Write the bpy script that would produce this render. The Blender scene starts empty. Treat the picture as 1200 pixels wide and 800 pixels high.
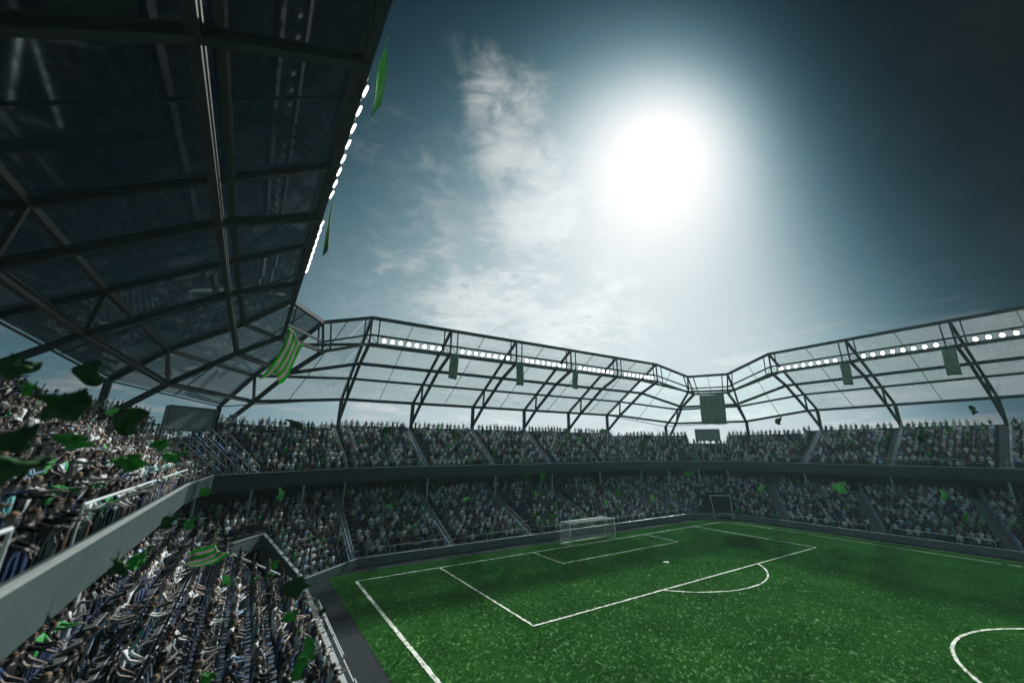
import bpy, bmesh, math, random
import numpy as np
from mathutils import Vector, Matrix
random.seed(7); rng = np.random.default_rng(7)
sc = bpy.context.scene
COL = sc.collection
R = math.radians

# ---------------------------------------------------------------- camera
YAW, PIT = 0.5862, 0.3083
CAM = Vector((-37.7563, -42.6149, 11.1551))
cd = bpy.data.cameras.new('camera'); cam = bpy.data.objects.new('camera', cd); COL.objects.link(cam)
cam.location = CAM
cam.rotation_euler = (math.pi/2 + PIT, 0, -YAW)
cd.sensor_width = 36; cd.lens = 36*473.944/1200
cd.shift_x = -(621.7648-600)/1200; cd.shift_y = (374.8771-400)/1200
cd.clip_start = 0.1; cd.clip_end = 6000
cd.dof.use_dof = True; cd.dof.focus_distance = 48.0; cd.dof.aperture_fstop = 0.22
sc.camera = cam
FWD = Vector((math.cos(PIT)*math.sin(YAW), math.cos(PIT)*math.cos(YAW), math.sin(PIT)))
RGT = Vector((math.cos(YAW), -math.sin(YAW), 0)); UPV = RGT.cross(FWD)

# ---------------------------------------------------------------- exposure
sc.view_settings.view_transform = 'Standard'; sc.view_settings.look = 'None'
sc.view_settings.gamma = 1; sc.view_settings.exposure = 0.8
sc.cycles.use_denoising = True
sc.cycles.max_bounces = 6; sc.cycles.diffuse_bounces = 2; sc.cycles.glossy_bounces = 2
sc.cycles.transparent_max_bounces = 16; sc.cycles.volume_bounces = 0
sc.cycles.sample_clamp_indirect = 4

# ---------------------------------------------------------------- sun and sky
SUN_EL, SUN_AZ = R(38.0), R(54.7)        # azimuth clockwise from +Y
SD = Vector((math.cos(SUN_EL)*math.sin(SUN_AZ), math.cos(SUN_EL)*math.cos(SUN_AZ), math.sin(SUN_EL)))
sl = bpy.data.lights.new('sun', 'SUN'); so = bpy.data.objects.new('sun', sl); COL.objects.link(so)
sl.energy = 3.7; sl.angle = R(2.5); sl.color = (1.0, 0.98, 0.94)
so.rotation_euler = SD.to_track_quat('Z', 'Y').to_euler(); so.location = (60, 60, 80)

world = bpy.data.worlds.new('World'); sc.world = world; world.use_nodes = True
wn = world.node_tree; wn.nodes.clear()
class NT:
    "small helper for wiring node trees"
    def __init__(s, t): s.t = t
    def n(s, typ, **k):
        nd = s.t.nodes.new(typ)
        for a, v in k.items():
            if a.startswith('i_'): nd.inputs[a[2:].replace('_', ' ')].default_value = v
            else: setattr(nd, a, v)
        return nd
    def l(s, a, b): s.t.links.new(a, b)
    def val(s, sock, v):
        if hasattr(v, 'is_output'): s.l(v, sock)
        else: sock.default_value = v
    def m(s, op, a, b=0.0, c=0.0, clamp=False):
        nd = s.t.nodes.new('ShaderNodeMath'); nd.operation = op; nd.use_clamp = clamp
        s.val(nd.inputs[0], a); s.val(nd.inputs[1], b)
        if len(nd.inputs) > 2: s.val(nd.inputs[2], c)
        return nd.outputs[0]
    def v(s, op, a, b=(0, 0, 0)):
        nd = s.t.nodes.new('ShaderNodeVectorMath'); nd.operation = op
        s.val(nd.inputs[0], a); s.val(nd.inputs[1], b)
        return nd.outputs['Value'] if op in ('DOT_PRODUCT', 'LENGTH') else nd.outputs[0]
    def mixc(s, f, a, b, typ='MIX'):
        nd = s.t.nodes.new('ShaderNodeMix'); nd.data_type = 'RGBA'; nd.blend_type = typ
        s.val(nd.inputs[0], f); s.val(nd.inputs[6], a); s.val(nd.inputs[7], b)
        return nd.outputs[2]
    def noise(s, vec, scale, detail=4, rough=0.55, dist=0.0):
        nd = s.t.nodes.new('ShaderNodeTexNoise')
        if vec is not None: s.l(vec, nd.inputs['Vector'])
        nd.inputs['Scale'].default_value = scale; nd.inputs['Detail'].default_value = detail
        nd.inputs['Roughness'].default_value = rough; nd.inputs['Distortion'].default_value = dist
        return nd.outputs[0]
    def ramp(s, f, stops):
        nd = s.t.nodes.new('ShaderNodeValToRGB'); e = nd.color_ramp.elements
        while len(e) < len(stops): e.new(0.5)
        for q, (p, c) in zip(e, stops):
            q.position = p; q.color = (c, c, c, 1) if isinstance(c, (int, float)) else (*c, 1)
        s.l(f, nd.inputs[0]); return nd.outputs[0]
    def mr(s, f, a, b, c=0.0, d=1.0):
        nd = s.t.nodes.new('ShaderNodeMapRange'); nd.clamp = True; nd.interpolation_type = 'SMOOTHSTEP'
        s.val(nd.inputs[0], f); nd.inputs[1].default_value = a; nd.inputs[2].default_value = b
        nd.inputs[3].default_value = c; nd.inputs[4].default_value = d
        return nd.outputs[0]

W = NT(wn)
tc = W.n('ShaderNodeTexCoord'); D = W.v('NORMALIZE', tc.outputs['Generated'])
sky = W.n('ShaderNodeTexSky'); sky.sky_type = 'NISHITA'; sky.sun_disc = False
sky.sun_elevation = SUN_EL; sky.sun_rotation = SUN_AZ
sky.air_density = 1.0; sky.dust_density = 1.2; sky.ozone_density = 2.0
dt = W.v('DOT_PRODUCT', D, tuple(SD)); ang = W.m('MULTIPLY', W.m('ARCCOSINE', W.m('MINIMUM', dt, 0.99999)), 57.29578)
# brightness of the sky: glare round the sun, pale horizon, vignette darkening painted in towards the right
sep = W.n('ShaderNodeSeparateXYZ'); W.l(D, sep.inputs[0])
zz = W.m('MAXIMUM', sep.outputs[2], 0.0)
rt = W.v('DOT_PRODUCT', D, (0.57803, -0.81602, 0.0)); rs_ = W.m('SQRT', W.m('ADD', W.m('MULTIPLY', rt, rt), 0.02)); rp_ = W.m('MULTIPLY', W.m('ADD', rt, rs_), 0.5); rn_ = W.m('MULTIPLY', W.m('SUBTRACT', rt, rs_), 0.5)
E_ = W.m('ADD', 4.35, W.m('MULTIPLY', W.m('MINIMUM', ang, 75.0), -0.1133))
E_ = W.m('ADD', E_, W.m('MULTIPLY', W.m('EXPONENT', W.m('MULTIPLY', ang, -0.125)), 3.859))
E_ = W.m('ADD', E_, W.m('MULTIPLY', zz, -5.97)); E_ = W.m('ADD', E_, W.m('MULTIPLY', W.m('MULTIPLY', zz, zz), -0.544))
E_ = W.m('ADD', E_, W.m('MULTIPLY', rp_, 3.945)); E_ = W.m('ADD', E_, W.m('MULTIPLY', rn_, -2.25))
E_ = W.m('ADD', E_, W.m('MULTIPLY', W.m('MULTIPLY', rp_, rp_), -12.53)); E_ = W.m('ADD', E_, W.m('MULTIPLY', W.m('MULTIPLY', rp_, zz), -10.48))
LUM = W.m('ADD', W.m('MINIMUM', W.m('EXPONENT', E_), 14.0), W.mr(ang, 60, 112, 0.0, 0.30))  # last term lifts the sky away from the sun as added fill light
# soft ceiling so that the pale sky under the sun keeps its tone
LS = W.m('ADD', W.m('MULTIPLY', W.m('SUBTRACT', 1.0, W.m('EXPONENT', W.m('MULTIPLY', LUM, -1.25))), 0.80), W.m('MULTIPLY', W.m('MAXIMUM', W.m('SUBTRACT', LUM, 1.5), 0.0), 0.042))
def tint(L):
    c = W.n('ShaderNodeCombineXYZ'); W.l(W.m('POWER', L, 1.34), c.inputs[0]); W.l(L, c.inputs[1]); W.l(W.m('POWER', L, 0.89), c.inputs[2]); return c.outputs[0]
skyc = W.v('MULTIPLY', tint(LS), (10, 10, 10))
skyc = W.v('ADD', skyc, W.v('MULTIPLY', sky.outputs[0], (0.004, 0.004, 0.004)))
# wispy cloud bank left of and below the sun, thin bands near the horizon
zc = W.m('ADD', W.m('MAXIMUM', sep.outputs[2], 0.02), 0.12)
cx = W.m('DIVIDE', sep.outputs[0], zc); cy = W.m('DIVIDE', sep.outputs[1], zc)
cmb = W.n('ShaderNodeCombineXYZ'); W.l(cx, cmb.inputs[0]); W.l(cy, cmb.inputs[1])
n1 = W.noise(cmb.outputs[0], 2.6, 10, 0.58, 0.9); n2 = W.noise(cmb.outputs[0], 7.5, 9, 0.62, 1.2)
def pixdir(px, py):
    v = FWD + RGT*((px-621.7648)/473.944) - UPV*((py-374.8771)/473.944); return v.normalized()
def blob(px, py, a, b):
    d = W.v('DOT_PRODUCT', D, tuple(pixdir(px, py)))
    return W.mr(W.m('MULTIPLY', W.m('ARCCOSINE', W.m('MINIMUM', d, 0.99999)), 57.29578), a, b, 1.0, 0.0)
mask = blob(640, 250, 1, 12)
for bx_, by_, r0, r1, k_ in ((575, 100, 0, 8, 1), (600, 120, 0, 9, 1), (590, 180, 0, 10, 1), (630, 200, 0, 9, 1), (610, 330, 2, 13, 1), (560, 370, 2, 14, 1), (690, 380, 1, 10, 1), (650, 400, 1, 12, 1), (500, 320, 2, 16, .5), (500, 200, 1, 14, .35), (720, 330, 0, 8, .9), (620, 260, 1, 11, 1), (740, 385, 0, 8, .8)):
    mask = W.m('MAXIMUM', mask, W.m('MULTIPLY', blob(bx_, by_, r0, r1), k_))
cl = W.m('ADD', W.m('MULTIPLY', n1, 0.56), W.m('MULTIPLY', n2, 0.44))
cl = W.mr(W.m('ADD', cl, W.m('MULTIPLY', mask, 0.14)), 0.49, 0.72)
cl = W.m('MULTIPLY', cl, W.m('ADD', mask, 0.02))
nb = W.n('ShaderNodeCombineXYZ'); W.l(W.m('MULTIPLY', W.m('ARCTAN2', sep.outputs[0], sep.outputs[1]), 3.0), nb.inputs[0]); W.l(W.m('MULTIPLY', sep.outputs[2], 16.0), nb.inputs[1])
n3 = W.noise(nb.outputs[0], 2.2, 8, 0.58, 0.3)
lowm = W.m('MULTIPLY', W.mr(sep.outputs[2], 0.0, 0.05, 0.7, 1.0), W.mr(sep.outputs[2], 0.10, 0.30, 1.0, 0.0))
band = W.m('MULTIPLY', W.mr(n3, 0.50, 0.68), lowm)
clc = W.m('MULTIPLY', W.m('ADD', LS, W.m('MULTIPLY', W.m('EXPONENT', W.m('MULTIPLY', LS, -1.6)), 0.52)), 10.0)
skyc = W.mixc(W.m('MULTIPLY', cl, 0.90), skyc, W.mixc(1.0, (0.97, 1.02, 1.03, 1), clc, 'MULTIPLY'))
skyc = W.mixc(W.m('MULTIPLY', band, 0.8), skyc, W.mixc(1.0, (1.0, 1.02, 1.02, 1), W.m('MULTIPLY', W.m('ADD', W.m('MULTIPLY', LS, 1.1), 0.10), 10.0), 'MULTIPLY'))
bg = W.n('ShaderNodeBackground'); bg.inputs['Strength'].default_value = 0.059
W.l(skyc, bg.inputs['Color'])
wo = W.n('ShaderNodeOutputWorld'); W.l(bg.outputs[0], wo.inputs['Surface'])

# ---------------------------------------------------------------- materials
def mat(name, col, rough=0.7, metal=0.0, var=0.15, scale=3.0, spec=0.4, bump=0.0, bscale=20.0, emit=None, es=0.0):
    m = bpy.data.materials.new(name); m.use_nodes = True; t = m.node_tree; N = NT(t)
    b = t.nodes['Principled BSDF']
    b.inputs['Roughness'].default_value = rough; b.inputs['Metallic'].default_value = metal
    b.inputs['Specular IOR Level'].default_value = spec
    g = N.n('ShaderNodeTexCoord')
    if var > 0:
        n = N.noise(g.outputs['Object'], scale, 5, 0.6)
        lo = tuple(c*(1-var) for c in col); hi = tuple(min(1, c*(1+var)) for c in col)
        N.l(N.ramp(n, [(0.3, lo), (0.7, hi)]), b.inputs['Base Color'])
    else: b.inputs['Base Color'].default_value = (*col, 1)
    if bump > 0:
        bp = N.n('ShaderNodeBump'); bp.inputs['Strength'].default_value = bump
        N.l(N.noise(g.outputs['Object'], bscale, 4), bp.inputs['Height']); N.l(bp.outputs[0], b.inputs['Normal'])
    if emit:
        b.inputs['Emission Color'].default_value = (*emit, 1); b.inputs['Emission Strength'].default_value = es
    return m
M = {}
M['steel'] = mat('painted_steel', (0.030, 0.043, 0.046), 0.5, 0.0, 0.2, 2.0, 0.25)
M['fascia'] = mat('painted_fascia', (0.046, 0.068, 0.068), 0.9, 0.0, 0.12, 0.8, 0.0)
M['coping'] = mat('coping_metal', (0.42, 0.48, 0.49), 0.4, 0.5, 0.1, 2.0, 0.5)
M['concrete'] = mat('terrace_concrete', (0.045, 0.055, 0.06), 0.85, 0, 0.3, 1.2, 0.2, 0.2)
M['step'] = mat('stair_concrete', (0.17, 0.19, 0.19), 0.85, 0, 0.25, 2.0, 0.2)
M['dark'] = mat('dark_wall', (0.008, 0.010, 0.012), 0.9, 0, 0.2, 1.0, 0.0)  # near black so that gate and tunnel recesses read as unlit
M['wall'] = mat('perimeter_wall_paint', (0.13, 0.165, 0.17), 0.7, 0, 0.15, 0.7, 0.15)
M['track'] = mat('perimeter_track', (0.024, 0.031, 0.034), 0.9, 0, 0.12, 0.5, 0.03, 0.1, 60)
M['rail'] = mat('white_rail', (0.42, 0.48, 0.50), 0.7, 0.0, 0.05, 5, 0.1)
M['bluerail'] = mat('pale_blue_strip', (0.16, 0.23, 0.34), 0.8, 0.0, 0.3, 4, 0.1)
M['white'] = mat('white_paint', (0.80, 0.82, 0.82), 0.4, 0, 0.04, 4)
M['line'] = mat('line_paint', (0.66, 0.72, 0.66), 0.8, 0, 0.3, 9.0, 0.2, 0.4, 60)
M['netting'] = mat('goal_net_cord', (0.6, 0.64, 0.62), 0.7, 0, 0.1, 5)
M['board'] = mat('scoreboard_panel', (0.20, 0.27, 0.27), 0.35, 0.0, 0.12, 1.5, 0.5)
M['boardframe'] = mat('scoreboard_frame', (0.12, 0.14, 0.15), 0.5, 0.2, 0.15, 2)

M['lamp'] = mat('floodlight_lens', (0.9, 0.9, 0.9), 0.3, 0, 0, 1, 0.5, emit=(1.0, 0.96, 0.90), es=14.0)
M['lampbody'] = mat('floodlight_housing', (0.25, 0.28, 0.29), 0.4, 0.6, 0.1, 5)
M['seat'] = mat('seat_plastic', (0.05, 0.075, 0.11), 0.45, 0, 0.2, 6)
M['nosing'] = mat('step_nosing', (0.32, 0.36, 0.40), 0.6, 0, 0.3, 3)
M['skin'] = mat('skin', (0.20, 0.185, 0.17), 0.7, 0, 0.1, 20)
M['skin_dark'] = mat('skin_dark', (0.10, 0.08, 0.068), 0.5, 0, 0.1, 20)
M['eye'] = mat('eye', (0.02, 0.02, 0.02), 0.3, 0, 0, 20)
for k, c in (('white', (0.52, 0.57, 0.58)), ('grey', (0.16, 0.18, 0.19)), ('black', (0.013, 0.015, 0.017)), ('green', (0.05, 0.26, 0.08)),
             ('navy', (0.03, 0.06, 0.14)), ('pale blue', (0.22, 0.34, 0.46)), ('teal', (0.10, 0.28, 0.28))):
    M['shirt_'+k] = mat('shirt_'+k.replace(' ', '_'), c, 0.9, 0, 0.12, 14, 0.03, 0.25, 30)
for k, c in (('denim', (0.035, 0.055, 0.11)), ('black', (0.012, 0.022, 0.025)), ('khaki', (0.08, 0.07, 0.055))):
    M['legs_'+k] = mat('trousers_'+k, c, 0.9, 0, 0.15, 14, 0.03, 0.2, 30)
for k, c in (('black', (0.012, 0.010, 0.009)), ('brown', (0.06, 0.035, 0.02)), ('fair', (0.16, 0.12, 0.075))):
    M['hair_'+k] = mat('hair_'+k, c, 0.7, 0, 0.3, 40, 0.12, 0.5, 90)

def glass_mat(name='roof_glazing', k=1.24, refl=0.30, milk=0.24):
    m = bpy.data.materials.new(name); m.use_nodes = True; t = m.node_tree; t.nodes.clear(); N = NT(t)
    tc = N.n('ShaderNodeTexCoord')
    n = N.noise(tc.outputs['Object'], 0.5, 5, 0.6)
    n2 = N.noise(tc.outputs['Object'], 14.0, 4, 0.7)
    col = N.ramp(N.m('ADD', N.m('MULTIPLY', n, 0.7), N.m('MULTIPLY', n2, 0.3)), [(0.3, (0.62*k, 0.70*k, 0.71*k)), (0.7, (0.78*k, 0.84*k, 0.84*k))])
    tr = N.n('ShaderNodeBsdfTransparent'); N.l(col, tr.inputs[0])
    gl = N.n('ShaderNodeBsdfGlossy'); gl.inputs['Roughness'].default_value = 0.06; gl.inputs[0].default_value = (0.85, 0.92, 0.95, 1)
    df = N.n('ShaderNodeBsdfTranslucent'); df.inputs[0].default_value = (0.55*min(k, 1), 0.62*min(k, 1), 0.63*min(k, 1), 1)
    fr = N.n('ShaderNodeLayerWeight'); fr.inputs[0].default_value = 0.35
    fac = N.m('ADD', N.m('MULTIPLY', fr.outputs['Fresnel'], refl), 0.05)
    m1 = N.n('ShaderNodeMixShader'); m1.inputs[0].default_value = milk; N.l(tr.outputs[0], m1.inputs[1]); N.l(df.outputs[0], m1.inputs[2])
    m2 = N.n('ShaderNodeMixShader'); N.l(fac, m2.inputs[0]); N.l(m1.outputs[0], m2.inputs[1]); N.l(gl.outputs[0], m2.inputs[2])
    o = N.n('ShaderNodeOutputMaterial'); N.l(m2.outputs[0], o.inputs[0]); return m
M['glass'] = glass_mat(); M['glass_vignette'] = glass_mat('vignetted_roof_glazing', 0.12, 0.28, 0.015); M['glass_half_vignette'] = glass_mat('half_vignetted_roof_glazing', 0.42, 0.4, 0.06)  # left and corner panes coloured darker to carry vignette shading, otherwise the same glazing

def grass_mat(name, blades=False):
    m = bpy.data.materials.new(name); m.use_nodes = True; t = m.node_tree; N = NT(t); b = t.nodes['Principled BSDF']
    g = N.n('ShaderNodeNewGeometry'); P = g.outputs['Position']
    n1 = N.noise(P, 0.22, 4, 0.6); n2 = N.noise(P, 2.3, 5, 0.7); n3 = N.noise(P, 22.0, 5, 0.75)
    f = N.m('ADD', N.m('ADD', N.m('MULTIPLY', n1, 0.35), N.m('MULTIPLY', n2, 0.35)), N.m('MULTIPLY', n3, 0.30))
    if blades:
        oi = N.n('ShaderNodeObjectInfo'); f = N.m('ADD', N.m('MULTIPLY', f, 0.88), N.m('MULTIPLY', oi.outputs['Random'], 0.12))
        col = N.ramp(f, [(0.32, (0.045, 0.18, 0.032)), (0.5, (0.13, 0.40, 0.095)), (0.68, (0.26, 0.54, 0.20))])
    else: col = N.ramp(f, [(0.35, (0.03, 0.13, 0.022)), (0.5, (0.055, 0.22, 0.042)), (0.65, (0.10, 0.31, 0.08))])
    N.l(col, b.inputs['Base Color']); b.inputs['Roughness'].default_value = 0.75; b.inputs['Specular IOR Level'].default_value = 0.25
    if blades:
        tl = N.n('ShaderNodeBsdfTranslucent'); N.l(col, tl.inputs[0]); mx = N.n('ShaderNodeMixShader'); mx.inputs[0].default_value = 0.45
        N.l(b.outputs[0], mx.inputs[1]); N.l(tl.outputs[0], mx.inputs[2]); N.l(mx.outputs[0], t.nodes['Material Output'].inputs[0])
    if not blades:
        bp = N.n('ShaderNodeBump'); bp.inputs['Strength'].default_value = 0.8; bp.inputs['Distance'].default_value = 0.1
        N.l(n3, bp.inputs['Height']); N.l(bp.outputs[0], b.inputs['Normal'])
    return m
M['grass'] = grass_mat('pitch_turf'); M['blade'] = grass_mat('grass_blade', True)

def flag_mat():
    m = bpy.data.materials.new('striped_flag_cloth'); m.use_nodes = True; t = m.node_tree; N = NT(t); b = t.nodes['Principled BSDF']
    uv = N.n('ShaderNodeUVMap'); uv.uv_map = 'UVMap'; s = N.n('ShaderNodeSeparateXYZ'); N.l(uv.outputs[0], s.inputs[0])
    st = N.m('GREATER_THAN', N.m('FRACT', N.m('MULTIPLY', s.outputs[0], 3.5)), 0.5)
    c = N.mixc(st, (0.04, 0.50, 0.04, 1), (0.55, 0.47, 0.50, 1)); N.l(c, b.inputs['Base Color']); b.inputs['Roughness'].default_value = 0.8
    tl = N.n('ShaderNodeBsdfTranslucent'); N.l(c, tl.inputs[0])
    mx = N.n('ShaderNodeMixShader'); mx.inputs[0].default_value = 0.45; N.l(b.outputs[0], mx.inputs[1]); N.l(tl.outputs[0], mx.inputs[2])
    N.l(mx.outputs[0], t.nodes['Material Output'].inputs[0]); return m
M['flagstripe'] = flag_mat()
def cloth_mat(name, c1, c2):
    m = bpy.data.materials.new(name); m.use_nodes = True; t = m.node_tree; N = NT(t); b = t.nodes['Principled BSDF']
    tc = N.n('ShaderNodeTexCoord'); c = N.ramp(N.noise(tc.outputs['Object'], 2.0, 3), [(0.4, c1), (0.6, c2)])
    N.l(c, b.inputs['Base Color']); b.inputs['Roughness'].default_value = 0.85
    tl = N.n('ShaderNodeBsdfTranslucent'); N.l(c, tl.inputs[0])
    mx = N.n('ShaderNodeMixShader'); mx.inputs[0].default_value = 0.35; N.l(b.outputs[0], mx.inputs[1]); N.l(tl.outputs[0], mx.inputs[2])
    N.l(mx.outputs[0], t.nodes['Material Output'].inputs[0]); return m
M['flaggreen'] = cloth_mat('green_flag_cloth', (0.02, 0.16, 0.02), (0.05, 0.30, 0.05))
M['flagdark'] = cloth_mat('dark_green_flag_cloth', (0.008, 0.04, 0.010), (0.02, 0.10, 0.02))
M['banner'] = cloth_mat('banner_cloth', (0.16, 0.24, 0.19), (0.22, 0.30, 0.25))
M['flaglight'] = cloth_mat('light_green_flag_cloth', (0.10, 0.42, 0.10), (0.22, 0.60, 0.22))

# ---------------------------------------------------------------- mesh helpers
class MB:
    def __init__(s): s.v = []; s.f = []; s.m = []; s.cur = 0
    def quad(s, a, b, c, d): 
        i = len(s.v); s.v += [tuple(a), tuple(b), tuple(c), tuple(d)]; s.f.append((i, i+1, i+2, i+3)); s.m.append(s.cur)
    def hexa(s, p):      # p: 8 points, bottom 4 ccw then top 4
        i = len(s.v); s.v += [tuple(q) for q in p]
        for f in ((0, 3, 2, 1), (4, 5, 6, 7), (0, 1, 5, 4), (1, 2, 6, 5), (2, 3, 7, 6), (3, 0, 4, 7)):
            s.f.append(tuple(i+k for k in f)); s.m.append(s.cur)
    def box(s, x0, y0, z0, x1, y1, z1):
        s.hexa([(x0, y0, z0), (x1, y0, z0), (x1, y1, z0), (x0, y1, z0), (x0, y0, z1), (x1, y0, z1), (x1, y1, z1), (x0, y1, z1)])
    def beam(s, a, b, w, h, up=(0, 0, 1), ext=0.0):
        a = Vector(a); b = Vector(b); d = (b-a).normalized(); a = a-d*ext; b = b+d*ext
        u = Vector(up); 
        if abs(d.dot(u)) > 0.98: u = Vector((1, 0, 0))
        r = d.cross(u).normalized()*w/2; u = r.cross(d).normalized()*h/2
        s.hexa([a-r-u, a+r-u, b+r-u, b-r-u, a-r+u, a+r+u, b+r+u, b-r+u])
    def ibeam(s, a, b, w, h):
        "I-section: two flanges and a web"
        a = Vector(a); b = Vector(b); d = (b-a).normalized(); u = Vector((0, 0, 1))
        if abs(d.dot(u)) > 0.98: u = Vector((1, 0, 0))
        r = d.cross(u).normalized(); u = r.cross(d).normalized(); t = h*0.16
        for o, hh, ww in ((h/2-t/2, t, w), (-h/2+t/2, t, w), (0, h-2*t, w*0.35)):
            c = u*o; R_ = r*ww/2; U = u*hh/2
            p, q = a+c, b+c
            s.hexa([p-R_-U, p+R_-U, q+R_-U, q-R_-U, p-R_+U, p+R_+U, q+R_+U, q-R_+U])
    def tube(s, pts, rad, n=8, cap=True):
        pts = [Vector(p) for p in pts]; rad = rad if isinstance(rad, (list, tuple)) else [rad]*len(pts)
        base = len(s.v); pr = None
        for k, p in enumerate(pts):
            d = (pts[min(k+1, len(pts)-1)]-pts[max(k-1, 0)]).normalized()
            if pr is None:
                pr = d.cross(Vector((0, 0, 1))); 
                if pr.length < 0.1: pr = d.cross(Vector((1, 0, 0)))
            pr = (pr - d*pr.dot(d)).normalized(); q = d.cross(pr)
            for j in range(n):
                an = 2*math.pi*j/n; s.v.append(tuple(p+(pr*math.cos(an)+q*math.sin(an))*rad[k]))
        for k in range(len(pts)-1):
            for j in range(n):
                a = base+k*n+j; b = base+k*n+(j+1) % n
                s.f.append((a, b, b+n, a+n)); s.m.append(s.cur)
        if cap:
            s.f.append(tuple(base+j for j in reversed(range(n)))); s.m.append(s.cur)
            e = base+(len(pts)-1)*n; s.f.append(tuple(e+j for j in range(n))); s.m.append(s.cur)
    def mesh(s, name, mats, smooth=False):
        me = bpy.data.meshes.new(name); me.from_pydata(s.v, [], s.f)
        for m in (mats if isinstance(mats, (list, tuple)) else [mats]): me.materials.append(m)
        if any(s.m): me.polygons.foreach_set('material_index', s.m)
        if smooth: me.polygons.foreach_set('use_smooth', [True]*len(s.f))
        me.update(); return me
    def obj(s, name, mats, parent=None, smooth=False, world=True):
        o = bpy.data.objects.new(name, s.mesh(name, mats, smooth)); COL.objects.link(o)
        if parent is not None:
            o.parent = parent
            if world: o.matrix_parent_inverse = parent_inv(parent)
        return o
def parent_inv(p):
    m = p.matrix_basis.copy(); q = p
    while q.parent is not None: m = (q.parent.matrix_basis @ q.matrix_parent_inverse @ m) if False else m; break
    if p.parent is not None: return (p.parent.matrix_basis @ p.matrix_parent_inverse @ p.matrix_basis).inverted() if False else Matrix.Identity(4)
    return p.matrix_basis.inverted()
def tag(o, label=None, cat=None, group=None, kind=None):
    if label: o['label'] = label
    if cat: o['category'] = cat
    if group: o['group'] = group
    if kind: o['kind'] = kind
    return o
def thing(name, loc, label, cat, group=None, rz=0):
    o = bpy.data.objects.new(name, None); COL.objects.link(o); o.location = loc; o.rotation_euler = (0, 0, rz)
    o.empty_display_size = 0.3
    return tag(o, label, cat, group)
def lerp(a, b, t): return tuple(a[k]+(b[k]-a[k])*t for k in range(len(a)))
def mir(p): return (-p[0],)+tuple(p[1:])

# ---------------------------------------------------------------- ground, track, pitch
g = MB(); g.quad((-900, -900, -0.02), (900, -900, -0.02), (900, 900, -0.02), (-900, 900, -0.02))
tag(g.obj('ground', M['concrete']), kind='structure')
LW, GY = 32.1, 4.8              # perimeter wall lines
g = MB(); i = len(g.v)
g.v += [(-LW, -86, 0), (LW, -86, 0), (LW, 0.1, 0), (26.8, GY, 0), (-26.8, GY, 0), (-LW, 0.1, 0)]; g.f.append((0, 1, 2, 3, 4, 5)); g.m.append(0)
tag(g.obj('perimeter_track', M['track']), kind='structure')
GX0, GX1, GY1 = -29.8, 30.2, 2.75
g = MB(); g.quad((GX0, -84, 0.012), (GX1, -84, 0.012), (GX1, GY1, 0.012), (GX0, GY1, 0.012))
tag(g.obj('pitch', M['grass']), kind='structure')
HW = 27.92
HZ = 0.066
def strip(b, pts, w=0.13, closed=False):
    "painted line of many short pieces with slightly ragged edges"
    P = []
    for k in range(len(pts)-1):
        a = Vector(pts[k]+(0,)); c = Vector(pts[k+1]+(0,)); n = max(1, int((c-a).length/0.22))
        for j in range(n): P.append(a.lerp(c, j/n))
    P.append(Vector(pts[-1]+(0,)))
    pr = None
    for k, p in enumerate(P):
        d = (P[min(k+1, len(P)-1)]-P[max(k-1, 0)]).normalized(); r = Vector((-d.y, d.x, 0))
        wl = w/2*(1+random.uniform(-.16, .16)); wr = w/2*(1+random.uniform(-.16, .16))
        z = HZ+random.uniform(-.012, .012)
        cur = (p+r*wl+Vector((0, 0, z)), p-r*wr+Vector((0, 0, z)))
        if pr: b.quad(pr[0], pr[1], cur[1], cur[0])
        pr = cur
marks = [
 ('goal_line', [(-HW, 0), (HW, 0)], 0.15), ('touchline', [(-HW, -0.06), (-HW, -83)], 0.26), ('touchline', [(HW, -0.06), (HW, -83)], 0.14),
 ('penalty_area_line', [(-20.16, -0.07), (-20.16, -16.5), (20.16, -16.5), (20.16, -0.07)], 0.18),
 ('goal_area_line', [(-9.16, -0.07), (-9.16, -5.5), (9.16, -5.5), (9.16, -0.07)], 0.15)]
for nm, pts, w in marks:
    b = MB(); strip(b, pts, w); tag(b.obj(nm, M['line']), kind='structure')
a0 = math.asin(5.5/9.15)
arc = [(9.15*math.cos(a), -11+9.15*math.sin(a)) for a in np.linspace(-a0, -math.pi+a0, 40)]
b = MB(); strip(b, arc, 0.15); tag(b.obj('penalty_arc_line', M['line']), kind='structure')
circ = [(0.3+9.15*math.cos(a), -41.6+9.15*math.sin(a)) for a in np.linspace(0, 2*math.pi, 120)]
b = MB(); strip(b, circ, 0.18); tag(b.obj('centre_circle_line', M['line']), kind='structure')
b = MB(); strip(b, [(-HW, -41.6), (HW, -41.6)], 0.18); tag(b.obj('halfway_line', M['line']), kind='structure')
b = MB(); n = 14; i = 0; b.v = [(0.3*math.cos(2*math.pi*k/n)*(1+.1*random.random()), -11+0.3*math.sin(2*math.pi*k/n), HZ+0.02) for k in range(n)]
b.f = [tuple(range(n))]; b.m = [0]; tag(b.obj('penalty_spot', M['line']), kind='structure')

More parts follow.
